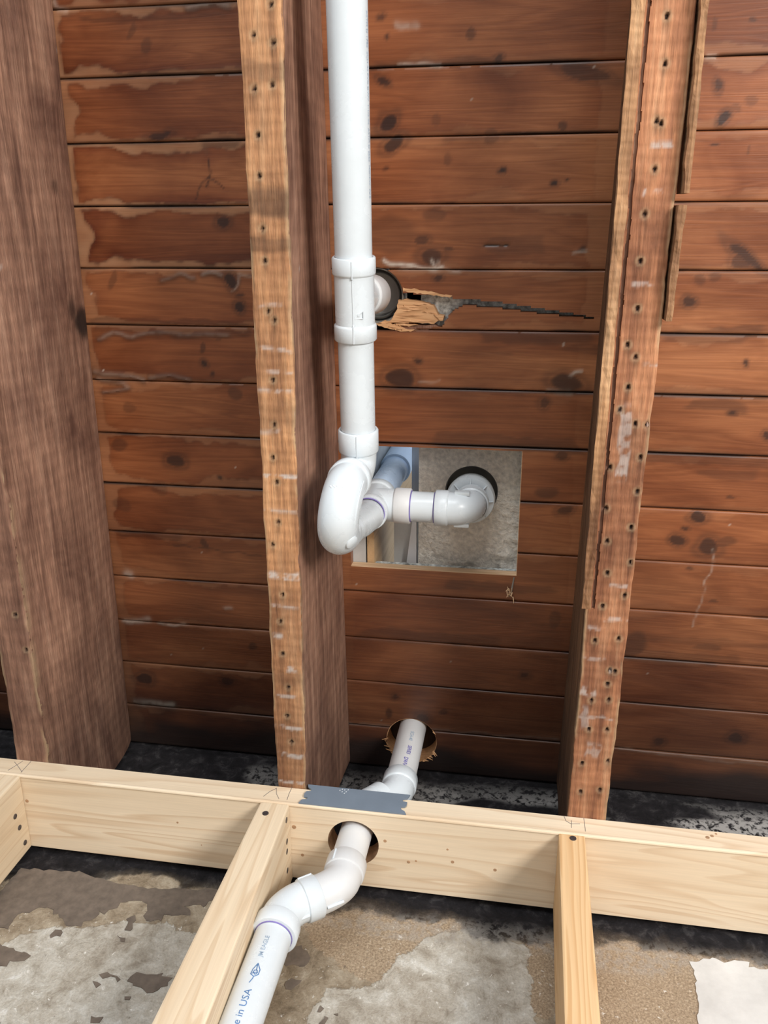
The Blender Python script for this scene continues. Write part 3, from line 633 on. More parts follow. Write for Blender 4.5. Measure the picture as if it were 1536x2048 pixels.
# ================================================================== OBJECTS
# ---------------------------------------------------------------- old joists
def joist(name, label, fl, fr, pl, pr, z0, z1, mats, nails=(), bands=(), darkb=(), wane=0, knots=(), wear=1.0, group=None, groove=None):
    """fl, fr, pl, pr: lines (x at Z=0, dx/dZ) of the underside's and the top's edges"""
    root = empty(name, (fl[0], YF, z0))
    props(root, label, 'joist', group)
    ev = lambda l, Z: l[0]+l[1]*Z
    zs = np.arange(z0, z1+.001, .0028)
    # underside
    us = np.linspace(0, 1, 21 if groove is None else 53); U, Z = np.meshgrid(us, zs)
    jl = (VA.fbm(Z*30+fl[0]*50, Z*0+1, 4)-.5)*.004*wear; jr = (VBn.fbm(Z*30+fl[0]*31, Z*0+2, 4)-.5)*.004*wear
    X = (ev(fl, Z)+jl)*(1-U)+(ev(fr, Z)+jr)*U
    ed = np.minimum(U, 1-U)
    Y = YF+np.where(ed < .01, .0016, np.where(ed < .06, .0004, 0))+(VC.fbm(X*60, Z*25, 3)-.5)*.0012
    R = np.zeros(X.shape); B = np.zeros(X.shape); A = np.zeros(X.shape); G = np.zeros(X.shape)
    for px, py in nails:
        c = atY(px, py, YF); d = np.hypot(X-c[0]+(VA(X*300, Z*300)-.5)*.001, (Z-c[2])*.75)
        R = np.maximum(R, .98*(1-sstep(.0015, .0033, d))); Y = Y+.004*(1-sstep(.001, .003, d))
        R = np.maximum(R, .45*np.exp(-(np.hypot(X-c[0], (Z-c[2]+.004)*.35)/.0035)**2))
        G = np.maximum(G, .5*np.exp(-((np.hypot(X-c[0], Z-c[2])-.0045)/.0018)**2))
    for px, py, hw, hh, s in bands:
        c = atY(px, py, YF); sx = hw/1600.; sz = hh/1500.
        v = sstep(1.1, .8, np.abs(X-c[0])/sx+(VC(X*90, Z*60)-.5)*.8)*sstep(1.2, .6, np.abs(Z-c[2]+(VA(X*50, Z*20)-.5)*.005)/sz)
        B = np.maximum(B, s*v*sstep(.3, .6, VBn.fbm(X*140, Z*140, 3)))
    for px, py, hh, s in darkb:
        c = atY(px, py, YF); sz = hh/1500.
        A = np.maximum(A, s*sstep(1.2, .6, np.abs(Z-c[2]+(VA(X*50, Z*20)-.5)*.008)/sz)*(.5+.6*VC.fbm(X*80, Z*40, 3)))
    G = np.maximum(G, .75*sstep(.10, .0, ed)*sstep(.45, .6, VC.fbm(Z*20+U*3, U*3+9, 3)))
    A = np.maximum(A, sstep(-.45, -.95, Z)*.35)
    if groove is not None:
        gx = ev(groove[0], Z)+(VA.fbm(Z*40, Z*0+6, 3)-.5)*.002; gd = np.abs(X-gx)
        gm = (gd < .0015) & (Z > groove[1]); Y = np.where(gm, YF+.009, Y); A = np.where(gm, .95, A); R = np.where(gm, .9, R); G = np.where(gm, 0, G)
    kp = np.ones((len(zs)-1, len(us)-1), bool)
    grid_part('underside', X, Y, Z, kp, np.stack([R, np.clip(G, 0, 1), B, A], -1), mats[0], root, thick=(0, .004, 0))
    # sides and top in one body
    zs2 = np.arange(z0, z1+.001, .006); vs = np.linspace(0, 1, 46)
    for side, (f, p) in (('side', (fr, pr)), ('side', (fl, pl))):
        V, Z = np.meshgrid(vs, zs2); sgn = 1 if f is fr else -1
        j = (VBn if f is fr else VA).fbm(Z*30+fl[0]*(31 if f is fr else 50), Z*0+(2 if f is fr else 1), 4)
        X = ev(f, Z)*(1-V)+ev(p, Z)*V+(j-.5)*.004*wear*sstep(.1, 0, V)+sgn*(VC.fbm(Z*8, V*3+fl[0]*9, 4)-.5)*.003*sstep(0, .1, V)*sstep(1, .9, V)
        if wane and sgn > 0: X = X+wane*np.sin(np.clip((V-.12)/.88, 0, 1)*math.pi)**.8*(.85+.3*VA.fbm(Z*3, V, 3))
        Y = YF+.0016+(YP-.0022-YF-.0016)*V
        R = np.zeros(X.shape); A = np.zeros(X.shape)
        for kx, kv, rz, rv, s in knots:
            if sgn > 0:
                d = np.hypot((Z-kx)/rz, (V-kv)/rv)+(VA(Z*40, V*12)-.5)*.6; R = np.maximum(R, s*(1-sstep(.5, 1.2, d)))
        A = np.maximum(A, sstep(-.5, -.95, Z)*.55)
        G = .55*sstep(.06, 0, V)*sstep(.45, .6, VC.fbm(Z*20, V*3+9, 3))
        Bp = .35*(VBn(Z*150, V*40) > .985)
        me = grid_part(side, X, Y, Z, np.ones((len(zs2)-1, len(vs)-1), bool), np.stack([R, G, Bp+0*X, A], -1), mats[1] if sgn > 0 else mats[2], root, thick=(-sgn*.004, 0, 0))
    # end grain and core block
    cb = MB(); cb.hexa([(ev(l, Z)+s*.003, y, Z) for Z in (z0+.001, z1-.001) for y, (a, b) in ((YF+.004, (fl, fr)), (YP-.003, (pl, pr))) for l, s in ((a, 1), (b, -1))])
    cb.build('core', mats[1], root)
    return root
def line(a, b, Y):   # two pixels on plane Y -> (x0, slope)
    A_ = atY(*a, Y); B_ = atY(*b, Y); s = (B_[0]-A_[0])/(B_[2]-A_[2]); return (A_[0]-s*A_[2], s)
Z0J, Z1J = -.948, .84
cl, cr = line((475, 0), (555, 1570), YF), line((562, 0), (612, 1570), YF)
cpr = line((642, 0), (700, 1500), YP); cpl = (cpr[0]-.050, cpr[1])
nc = [(507, 70), (546, 85), (508, 178), (544, 170), (515, 270), (518, 352), (525, 457), (529, 522), (536, 622), (548, 640), (545, 760), (548, 850), (545, 915), (553, 965), (565, 1190), (561, 1243), (565, 1308), (576, 1375), (574, 1432), (583, 1484), (541, 8), (545, 1090), (556, 1045)]
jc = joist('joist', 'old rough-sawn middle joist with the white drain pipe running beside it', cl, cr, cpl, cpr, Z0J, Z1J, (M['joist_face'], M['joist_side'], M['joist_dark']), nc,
      bands=[(560, 953, 40, 5, .8), (565, 1022, 40, 4, .5), (568, 1153, 40, 9, .8), (565, 1215, 38, 4, .6), (553, 1272, 18, 6, .8), (590, 1338, 20, 8, .8), (575, 1393, 26, 5, .6), (573, 1455, 36, 5, .8), (582, 1511, 36, 6, .9), (585, 1566, 36, 5, .8), (545, 700, 40, 4, .5), (550, 745, 40, 3, .5), (548, 782, 40, 4, .5), (540, 610, 30, 4, .4), (541, 862, 30, 5, .4)],
      darkb=[(525, 405, 26, .8), (530, 490, 14, .7), (500, 140, 16, .5), (540, 830, 30, .3), (580, 1360, 20, .4)])
ll, lr = (-.7835, 0.0), (-.7315, -.003)
lpr = line((105, 0), (270, 1540), YP); lpl = (lpr[0]-.052, lpr[1])
joist('joist', 'leftmost old joist, wide waney side with a dark knot near its middle', ll, lr, lpl, lpr, Z0J, Z1J, (M['joist_side'], M['joist_side'], M['joist_dark']), [(30, 1230), (52, 1300)], wane=.014, knots=[(-.155, .93, .03, .13, .9), (-.13, .80, .018, .07, .6), (.05, .75, .012, .05, .5)], wear=1.3)
rl, rr = line((1165, 1300), (1147, 1600), YF), line((1395, 0), (1213, 1630), YF)
rl = (atY(1165, 1300, YF)[0]-.006*0, .010); z_ = atY(1165, 1300, YF)[2]; rl = (rl[0]-rl[1]*z_, rl[1])
rpl = line((1250, 120), (1113, 1560), YP); rpr = (rpl[0]+.052, rpl[1])
nr = [(1334, 32), (1330, 128), (1313, 243), (1322, 247), (1310, 338), (1290, 428), (1281, 522), (1275, 617), (1255, 690), (1271, 715), (1256, 775), (1240, 820), (1271, 848), (1294, 850), (1281, 915), (1220, 935), (1275, 983), (1212, 1017), (1262, 1055), (1214, 1083), (1262, 1125), (1215, 1146), (1249, 1191), (1205, 1213), (1190, 1282), (1237, 1278), (1220, 1341), (1230, 1343), (1215, 1368), (1183, 1401), (1218, 1400), (1178, 1459), (1214, 1460), (1164, 1527), (1216, 1523), (1161, 1584), (1200, 1580)]
jr_ = joist('joist', 'right-hand old reddish joist with lath strips along its edges', rl, rr, rpl, rpr, Z0J, Z1J, (M['joist_face_red'], M['joist_side'], M['joist_dark']), nr,
      bands=[(1328, 287, 24, 6, .6), (1312, 384, 24, 6, .6), (1284, 568, 24, 5, .5), (1250, 860, 12, 45, .5), (1247, 930, 12, 30, .6), (1300, 730, 16, 4, .5), (1235, 1172, 20, 4, .5), (1235, 1238, 26, 5, .5), (1185, 1255, 14, 6, .5), (1190, 1318, 30, 4, .4), (1178, 1382, 16, 12, .6), (1190, 1435, 30, 4, .5), (1185, 1500, 16, 18, .4), (1170, 1435, 8, 30, .4), (1222, 1342, 5, 5, .9)],
      darkb=[(1240, 900, 60, .25), (1200, 1100, 40, .2)], groove=(line((1299, 0), (1188, 1200), YF), atY(1187, 1214, YF)[2]))
def strip(pl_, pr_, y0, y1, label, n=70, mt=None):
    s = MB(); R = []
    zs = np.linspace(pl_[0][2], pl_[1][2], n)
    for i, z in enumerate(zs):
        t = i/(n-1); a = pl_[0][0]*(1-t)+pl_[1][0]*t; b = pr_[0][0]*(1-t)+pr_[1][0]*t
        g = lambda k, am: (VA(np.array([z*70+k]), np.array([k*3.3]))[0]-.5)*am
        R.append([(a+g(1, .003), y0+.001+g(2, .003), z), (a*.5+b*.5, y0+g(3, .003), z), (b+g(4, .002), y0+.0008+g(5, .002), z), (b, y1, z), (a, y1, z)])
    s.rings(R)
    o = s.build('lath_strip', mt or M['lath'], None, origin=(pl_[0][0], y0, pl_[0][2])); props(o, label, 'lath', 'lath strips nailed to the right joist'); 
    me = o.data; a = me.color_attributes.new('stain', 'FLOAT_COLOR', 'POINT'); a.data.foreach_set('color', [0.]*4*len(me.vertices))
    return o
y0s = 1.055
strip([atY(1268, 0, y0s)+[0, 0, .25], atY(1164, 1218, y0s)], [atY(1297, 0, y0s)+[0, 0, .25], atY(1181, 1216, y0s)], y0s, YF-.0004, 'long rough lath strip along the left edge of the right joist')
ex = lambda z: rr[0]+rr[1]*z+.0008
y1s = 1.05
def sr(p0, p1, q0, q1): return [np.maximum(atY(*p0, y1s), [ex(atY(*p0, y1s)[2])+.0012, -9, -9]), np.maximum(atY(*p1, y1s), [ex(atY(*p1, y1s)[2])+.0012, -9, -9])], [atY(*q0, y1s), atY(*q1, y1s)]
a_, b_ = sr((1402, -60), (1366, 386), (1424, -60), (1381, 382)); strip(a_, b_, y1s, 1.10, 'upper of two short lath strips along the right edge of the right joist', 50)
a_, b_ = sr((1354, 410), (1331, 643), (1373, 408), (1345, 640)); strip(a_, b_, y1s, 1.10, 'lower broken lath strip along the right edge of the right joist', 30)
s = MB(); p = atY(4, 1215, 1.07); q = atY(16, 1290, 1.07)
s.prism([(p[0]-.002, p[2]+.01), (p[0]+.006, p[2]), (q[0]+.002, q[2]), (q[0]-.004, q[2]-.004)], 1, 1.066, 1.09)

# ---------------------------------------------------------------- new framing
ZB = -.953
def plate_mesh():
    s = MB(); x0, x1 = -1.75, 1.35; cx, cz, r = -.2253, -.877, .0385; hx = .066
    AN = sorted(list(np.linspace(0, 2*math.pi, 48, endpoint=False))+[math.atan2(dz_, dx_) % (2*math.pi) for dz_ in (ZE-cz, ZB-cz) for dx_ in (hx, -hx)]); n = len(AN)
    per = []
    for a in AN:
        c, sn = math.cos(a), math.sin(a)
        # project to rectangle
        tx = hx/abs(c) if abs(c) > 1e-9 else 9; tz = ((ZE-cz) if sn > 0 else (cz-ZB))/abs(sn) if abs(sn) > 1e-9 else 9
        t = min(tx, tz); per.append((cx+c*t, cz+sn*t))
    cir = [(cx+r*math.cos(a), cz+r*math.sin(a)*1.02) for a in AN]
    for y in (YB, YF-.0006):
        s.add([(x, y, z) for x, z in cir]+[(x, y, z) for x, z in per], [(i, (i+1) % n, n+(i+1) % n, n+i) for i in range(n)])
        for xa, xb in ((x0, cx-hx), (cx+hx, x1)):
            s.add([(xa, y, ZB), (xb, y, ZB), (xb, y, ZE), (xa, y, ZE)], [(0, 1, 2, 3)])
    s.add([(x, YB, z) for x, z in cir]+[(x, YF-.0006, z) for x, z in cir], [(i, (i+1) % n, n+(i+1) % n, n+i) for i in range(n)], 1)
    for z in (ZE, ZB): s.add([(x0, YB, z), (x1, YB, z), (x1, YF-.0006, z), (x0, YF-.0006, z)], [(0, 1, 2, 3)])
    for x in (x0, x1): s.add([(x, YB, ZB), (x, YB, ZE), (x, YF-.0006, ZE), (x, YF-.0006, ZB)], [(0, 1, 2, 3)])
    return s
plate = empty('top_plate', (0, YB, ZE)); props(plate, 'pale new pine top plate running along the wall under the joists, bored for the pipe', 'plate')
plate_mesh().build('board', [M['plate'], M['hole']], plate)
# eased front arris
s = MB(); s.sweep([(-1.75, YB+.002, ZE-.0022), (1.35, YB+.002, ZE-.0022)], .0034, 12); s.build('eased_edge', M['plate'], plate)
def stroke(pts, w=.0006, parent=plate, z=ZE+.0004, mt=None, name='pencil_mark'):
    s = MB(); P = [atZ(x, y, ZE)[:2] for x, y in pts]
    for a, b in zip(P[:-1], P[1:]):
        d = (b-a)/np.linalg.norm(b-a); nrm = np.array([-d[1], d[0]])*w/2
        s.prism([tuple(a-nrm), tuple(b-nrm), tuple(b+nrm), tuple(a+nrm)], 2, z-.0006, z)
    return s.build(name, mt or M['pencil'], parent)
stroke([(16, 1541), (34, 1530), (46, 1522)]); stroke([(29, 1524), (37, 1534), (44, 1544)]); stroke([(62, 1523), (52, 1534), (42, 1545)])
stroke([(527, 1593), (540, 1583), (553, 1577)]); stroke([(553, 1576), (553, 1588), (558, 1598)]); stroke([(584, 1575), (578, 1588), (574, 1600)])
stroke([(1128, 1632), (1132, 1642), (1142, 1648), (1160, 1648)]); stroke([(1143, 1641), (1143, 1656)]); stroke([(1167, 1631), (1171, 1663)])
for px, py, r in [(1415, 1675, .0035), (1424, 1672, .003), (1432, 1668, .002)]:
    c = atZ(px, py, ZE); s = MB(); s.lathe((c[0], c[1], ZE-.001), (0, 0, 1), [(0, 0.0002), (0, r), (.0014, r*.8), (.0015, .0002)], 10)
    s.build('knot', M['hole'], plate)
# bark/knots on the broad face
for px, py, r in [(355, 1645, .002), (403, 1690, .0012), (895, 1699, .002), (817, 1724, .003), (832, 1722, .002), (905, 1724, .003), (770, 1682, .003), (990, 1740, .003), (54, 1602, .0035), (588, 1654, .004), (605, 1710, .003)]:
    c = atY(px, py, YB); s = MB(); s.lathe((c[0], YB+.001, c[2]), (0, -1, 0), [(0, 0.0002), (0, r), (.0012, r*.85), (.0013, .0002)], 10)
    s.build('knot', M['hole'], plate)

def stud(label, xa, xb, xa2, xb2, mt, group='new wall studs'):
    root = empty('wall_stud', ((xa+xb)/2, -EYE, (ZE+ZB)/2)); props(root, label, 'stud', group)
    s = MB(); yl = .55; k = (YB+EYE)/(YB-yl)
    lo = lambda a, b: a+(b-a)*k
    s.hexa([(xa if False else (lo(xa, xa2) if y < 0 else xa) if i == 0 else (lo(xb, xb2) if y < 0 else xb), y, z) for z in (ZB, ZE) for y in (-EYE, YB-.0004) for i in (0, 1)])
    s.build('timber', mt, root, bevel=.0028)
    return root
def nailhead(root, p, d, r=.0044, label=None):
    s = MB(); s.lathe(np.array(p)-np.array(d)*.003, d, [(0, r*.6), (.0028, r), (.0040, r*.95), (.0042, r*.5), (.0038, .0002)], 14)
    return s.build('nail', M['nail'], root, smooth=True)
s1 = stud('new stud under the plate at the far left edge, three nails in its side', -.795, -.7545, -.795, -.7545, M['stud'])
for px, py in [(30, 1633), (39, 1655), (50, 1685)]:
    nailhead(s1, atX(px, py, -.7545), (1, 0, 0))
ax, bx = atZ(520, 1606, ZE)[0], atZ(578, 1611, ZE)[0]
ax2, bx2 = atZ(303, 2046, ZE), atZ(412, 2046, ZE)
tY = ax2[1]; kk = (YB-.55)/(YB-tY)
s2 = stud('new pine stud just left of the front drain pipe', ax, bx, ax+(ax2[0]-ax)*kk, bx+(bx2[0]-bx)*kk, M['stud'])
nailhead(s2, atZ(531, 1627, ZE), (0, 0, 1), .0048)
for px, py in [(572, 1640), (573, 1683), (573, 1703), (574, 1741)]:
    nailhead(s2, atX(px, py, bx), (1, 0, 0), .0046)
ax, bx = atZ(1117, 1664, ZE)[0], atZ(1170, 1667, ZE)[0]; ax2, bx2 = atZ(1129, 2045, ZE), atZ(1202, 2045, ZE); kk = (YB-.55)/(YB-ax2[1])
s3 = stud('new orange-grained fir stud on the right with one nail in its face', ax, bx, ax+(ax2[0]-ax)*kk, bx+(bx2[0]-bx)*kk, M['stud_orange'])
nailhead(s3, atZ(1146, 1677, ZE), (0, 0, 1), .0048)
# steel nail plate
npx0, npx1, ny0, ny1 = -.305, -.1475, 1.0283, 1.0728
poly = [(npx0-.002, ny0), (npx1+.001, ny0), (npx1-.002, ny0+.006), (npx1-.007, ny0+.009), (npx1-.009, ny0+.015), (npx1-.003, ny0+.016), (npx1-.001, ny0+.019), (npx1-.001, ny0+.027), (npx1-.008, ny0+.028), (npx1-.008, ny0+.033), (npx1-.002, ny0+.035), (npx1+.001, ny1),
        (npx0+.001, ny1), (npx0+.003, ny1-.006), (npx0+.009, ny1-.010), (npx0+.009, ny1-.015), (npx0+.003, ny1-.016), (npx0+.001, ny1-.022), (npx0+.002, ny1-.029), (npx0+.008, ny1-.030), (npx0+.008, ny1-.034), (npx0+.001, ny1-.036)]
npl = empty('nail_plate', (npx0, ny0, ZE)); props(npl, 'grey steel nail plate on the edge of the pine plate above the bored hole', 'nail plate')
s = MB(); s.prism(poly, 2, ZE+.0010, ZE+.0032); s.build('steel_sheet', M['steel'], npl, tri=True)
s = MB()
for dx, dy in [(-.004, .003), (0, 0), (.003, .005), (.006, .001), (.008, .006), (-.001, .006), (.004, -.003)]:
    c = atZ(683, 1588, ZE); s.prism([(c[0]+dx, c[1]+dy), (c[0]+dx+.0018, c[1]+dy+.0006), (c[0]+dx+.001, c[1]+dy+.0024)], 2, ZE+.003, ZE+.0037)
s.build('white_scratch', M['scratch'], npl)

# ---------------------------------------------------------------- pipes
RP = .02415; RH = .0285; RBODY = .0262
def collar(p, d, L, r=RH, ri=RP+.0006):
    s = MB(); s.lathe(p, d, [(0, RBODY-.001), (.002, r-.0006), (.004, r), (L-.0015, r), (L, r-.0012), (L, ri), (L-.005, ri)], 48); return s
def primer(p, d, r=RP, w=.0035):
    s = MB(); s.lathe(p, d, [(-.001, r+.0002), (-.001, r+.0009), (w*.5, r+.0011), (w, r+.0006), (w, r+.0002)], 40); return s
def seam(pts, w=.0009):
    s = MB(); s.sweep(pts, w, 6); return s
# main horizontal drain pipe up in the joist bay
main = empty('drain_pipe', (-.234, 1.157, -.305)); props(main, 'long white drain pipe beside the middle joist with tee, trap and tub branch', 'pipe')
def axis_main(py):  # centre line measured from the two silhouettes
    tab = [(-400, 1.075), (0, 1.0976), (250, 1.103), (510, 1.115), (690, 1.142), (770, 1.150), (860, 1.157), (930, 1.160)]
    Y = np.interp(py, [a for a, b in tab], [b for a, b in tab])
    xl = np.interp(py, [-400, 0, 510, 690, 860, 930], [636, 652, 667, 677, 684, 686]); xr = np.interp(py, [-400, 0, 510, 690, 860, 930], [724, 735, 743.5, 746, 749, 750])
    return atY((xl+xr)/2, py, Y)
pts = [axis_main(y) for y in (-420, 0, 250, 530)]
A0 = axis_main(0); A1 = axis_main(900); dm = (A1-A0)/np.linalg.norm(A1-A0)
def onm(py):     # straight axis through A0..A1
    lo, hi = -1.0, 1.6
    for _ in range(50):
        m_ = (lo+hi)/2; q = A0+dm*m_
        yy = 1024-FPX*np.dot(q, AU)/np.dot(q, AF)
        if yy < py: lo = m_
        else: hi = m_
    return A0+dm*lo
p_up = MB(); p_up.sweep([A0-dm*.62, onm(200), onm(540)], RP, 56); pipe1 = p_up.build('pipe', M['pvc'], main, smooth=True)
p_lo = MB(); p_lo.sweep([onm(650), onm(895)], RP, 56); p_lo.build('pipe', M['pvc'], main, smooth=True)
# sanitary tee
tc = onm(592); d_up = -dm
tb = MB(); tb.sweep([onm(545), onm(650)], RBODY, 48, cap=False)
br = np.array([THOLE[0]+.002, YP+.03, THOLE[1]+.002]); bd = br-tc; bd = bd/np.linalg.norm(bd)
tb.sweep([tc, tc+bd*.075], [RBODY-.001, RBODY-.001], 40, cap=False)
tee = tb.build('sanitary_tee', M['pvc'], main, smooth=True)
collar(onm(551), d_up, np.linalg.norm(onm(513)-onm(551))).build('hub', M['pvc'], tee, smooth=True)
collar(onm(645), dm, np.linalg.norm(onm(679)-onm(645))).build('hub', M['pvc'], tee, smooth=True)
collar(tc+bd*.055, bd, .09).build('hub', M['pvc_dirty'], tee, smooth=True)
cd = -np.array(onm(592)); cd /= np.linalg.norm(cd)               # towards the room below
u_ = np.cross(dm, cd); u_ /= np.linalg.norm(u_); cdp = np.cross(u_, dm)
fr_ = lambda a: cdp*math.cos(a)+u_*math.sin(a)
sd = fr_(-.10) if (fr_(.3)-fr_(-.3))[0] > 0 else fr_(.10)
seam([onm(517)+sd*(RH), onm(551)+sd*RH, onm(553)+sd*RBODY, onm(641)+sd*RBODY, onm(645)+sd*RH, onm(678)+sd*RH]).build('mould_seam', M['pvc'], tee)
# raised moulding mark on the tee
sg = 1 if (fr_(.3)-fr_(-.3))[0] > 0 else -1
s = MB(); fd = fr_(sg*.18); c = onm(622)+fd*RBODY
for o1 in (-.006, .006): s.sweep([c+u_*sg*o1-dm*.005*(1 if o1 > 0 else .2), c+u_*sg*o1+dm*.005], .0006, 6)
s.sweep([c-u_*sg*.006+dm*.005, c+u_*sg*.006+dm*.005], .0006, 6); s.sweep([c-u_*sg*.005+dm*.004, c+u_*sg*.006-dm*.005], .0006, 6)
s.lathe(c, fd, [(-.001, .0022), (.0007, .002), (.0008, .0002)], 14); s.build('mould_mark', M['pvc'], tee)
# trap
e0 = onm(905); hubp = onm(903); hub_l = np.linalg.norm(onm(858)-hubp)
ell = onm(912); turn = onm(940)
leg1b = np.array([-.2385, 1.098, -.3395]); c1 = np.array([turn[0], turn[1]-.001, turn[2]])
el = MB(); start = onm(902)
el.sweep([start, ell-dm*.004]+bend(ell-dm*.002, np.array([turn[0]-.001, turn[1], turn[2]-.010]), leg1b+np.array([.0005, .012, .0015]), 10)+[leg1b], RBODY-.0010, 44)
elb = el.build('trap_elbow', M['pvc'], main, smooth=True)
collar(hubp, -dm, hub_l).build('hub', M['pvc'], elb, smooth=True)
seam([onm(860)+sd*RH, onm(902)+sd*RH, onm(905)+sd*RBODY, onm(918)+sd*(RBODY-.001)]).build('mould_seam', M['pvc'], elb)
leg2 = np.array([-.2475, 1.098, -.4130]); bot = (leg1b+leg2)/2
ub = []; hv = (leg2-leg1b)/2; RB = .0278
for a in np.linspace(0, math.pi, 25):
    ub.append(bot-hv*math.cos(a)+np.array([0, -1, 0])*np.linalg.norm(hv)*1.08*math.sin(a))
teeAx = np.array([-.2354, 1.24, -.4330])
um = MB(); um.sweep([leg1b+[0, .018, 0]]+ub+bend(leg2+[0, .004, 0], leg2+[.001, .03, -.002], leg2*.4+teeAx*.6, 6)+[teeAx], [RB]+[RB]*25+[RB-.001]*3+[RP+.0012]*4+[RP+.0005], 48)
trap = um.build('trap_bend', M['pvc'], main, smooth=True)
collar(leg1b+[0, .024, 0.0], (0, -1, 0), .020, RB+.0022, RB).build('hub', M['pvc'], trap, smooth=True)
# cleanout boss and mould seam on the trap bend
sb = MB(); ring_ = [bot-hv*math.cos(a)*1.0+np.array([0, -1, 0])*(np.linalg.norm(hv)*1.08)*math.sin(a) for a in np.linspace(.35, 2.7, 26)]
def outn(p): d = p-bot; d = d/np.linalg.norm(d); return d
xs_ = np.array([1., 0, 0])
sb.sweep([p+(outn(p)*.42+xs_*.907)*RB for p in ring_], .0008, 6); sb.build('mould_seam', M['pvc'], trap)
s = MB(); q = ub[17]+np.array([.75, -.5, -.35])/np.linalg.norm([.75, -.5, -.35])*(RB-.002)
s.lathe(q, (.75, -.5, -.35), [(0, .010), (.003, .0095), (.0045, .007), (.0048, .0002)], 24); s.build('boss', M['pvc'], trap, smooth=True)
# tiny raised lettering blobs on the trap (illegible moulded marks)
s = MB()
for k in range(9):
    a = .75+.03*(k % 2); p = bot-hv*math.cos(a)+np.array([0, -1, 0])*np.linalg.norm(hv)*1.08*math.sin(a); o_ = outn(p)
    p = p+(o_*.92-xs_*(.5-k*.085))/np.linalg.norm(o_*.92-xs_*(.5-k*.085))*RB; s.lathe(p, o_, [(-.001, .0013), (.0005, .0011), (.0006, .0002)], 8)
s.build('mould_mark', M['pvc'], trap)
# tub tee with horizontal branch and overflow riser
T0 = np.array([-.2355, 1.280, -.4300]); up = np.array([.0, 1., 0])
tt = MB(); tt.sweep([T0-up*.034, T0+up*.036], RBODY, 44, cap=False); bdx = np.array([1., 0, -.002])
E0 = np.array([-.0835, 1.280, -.4312]); bx = (E0-T0)/np.linalg.norm(E0-T0)
tt.sweep([T0, T0+bx*.055], RBODY, 44, cap=False); ttee = tt.build('tub_tee', M['pvc'], main, smooth=True)
collar(T0-up*.028, -up, .017).build('hub', M['pvc'], ttee, smooth=True)
collar(T0+up*.03, up, .02).build('hub', M['pvc'], ttee, smooth=True)
hb = atY(788, 1010, 1.28)[0]; hb2 = atY(822, 1010, 1.28)[0]
hx = lambda x: T0+bx*(x-T0[0])
collar(hx(hb), bx, hb2-hb).build('hub', M['pvc_dirty'], ttee, smooth=True)
primer(T0-up*.0445, -up).build('primer_ring', M['primer'], ttee)
primer(hx(hb2), bx, w=.0018).build('primer_ring', M['primer'], ttee)
hc = atY(871, 1010, 1.28)[0]; hd = atY(899, 1010, 1.28)[0]
s = MB(); s.sweep([hx(hb), hx(hd)], RP, 48); s.build('branch_pipe', M['pvc'], main, smooth=True)
primer(hx(hc), -bx, w=.0018).build('primer_ring', M['primer'], main)
s = MB(); s.sweep([hx(hd-.004)]+bend(E0-bx*.028, E0, E0+up*.028, 12)+[E0+up*.05], [RBODY]*14+[RBODY], 48); de = s.build('drain_elbow', M['pvc'], main, smooth=True)
collar(hx(hd), -bx, hd-hc).build('hub', M['pvc'], de, smooth=True)
# round flange under the tub with ribs
s = MB(); FC = np.array([-.0865, 1.338, -.4345])
s.lathe(FC, up, [(-.004, .026), (-.003, .0385), (.003, .0400), (.012, .0400), (.030, .037)], 56); fl_ = s.build('flange', M['pvc'], de, smooth=True)
s = MB()
for a in np.linspace(0, 2*math.pi, 8, endpoint=False):
    d = np.array([math.cos(a), 0, math.sin(a)]); s.sweep([FC+d*.026-up*.008, FC+d*.037-up*.004], .0012, 6)
s.build('rib', M['pvc'], de)
s = MB(); s.lathe(E0+up*.020, up, [(0, RBODY), (.002, RH), (.018, RH), (.02, RBODY)], 48); s.build('hub', M['pvc'], de, smooth=True)
for off in ((.0, 0, .0262), (0, 0, -.0262)):
    s = MB(); c = E0+np.array(off)+bx*-.012; s.box(c[0]-.012, c[0]+.012, c[1]-.006, c[1]+.006, c[2]-.003, c[2]+.003); s.build('lug', M['pvc'], de, bevel=.0015, smooth=True)
s = MB(); s.sweep([T0+up*.03, np.array([-.236, 1.52, -.4345])], RP, 48); s.build('overflow_pipe', M['pvc_skylit'], main, smooth=True)['label'] = 'overflow pipe with blue skylight painted in, rising behind the tub'
s = MB(); s.lathe((-.2362, 1.50, -.4345), up, [(0, RP), (.001, RH-.001), (.002, RH), (.35, RH), (.351, .001)], 48); s.build('overflow_sleeve', M['pvc_skylit'], main, smooth=True)
# sleeve and gasket round the vent branch in the boards
vs = empty('pipe_sleeve', (THOLE[0], YP, THOLE[1])); props(vs, 'old grey sleeve with black gasket in the round board hole behind the tee', 'sleeve')
H0 = np.array([THOLE[0], YP, THOLE[1]])
s = MB(); s.lathe(H0, up, [(.004, .0405), (.003, .0425), (.060, .0425), (.060, .0365), (.030, .0385), (.006, .0400), (.004, .0405)], 56); s.build('sleeve_ring', M['sleeve'], vs, smooth=True)
s = MB(); s.lathe(H0+[.001, 0, .001], up, [(.022, .0375), (.018, .0365), (.016, .034), (.020, .0325), (.03, .0345), (.05, .0345)], 56); s.build('gasket', M['rubber'], vs, smooth=True)
s = MB(); s.lathe(H0+[.001, 0, .001], up, [(.05, .0370), (.045, .031), (.055, .0300), (.06, .0001)], 48); s.build('seat', M['sheet'], vs)

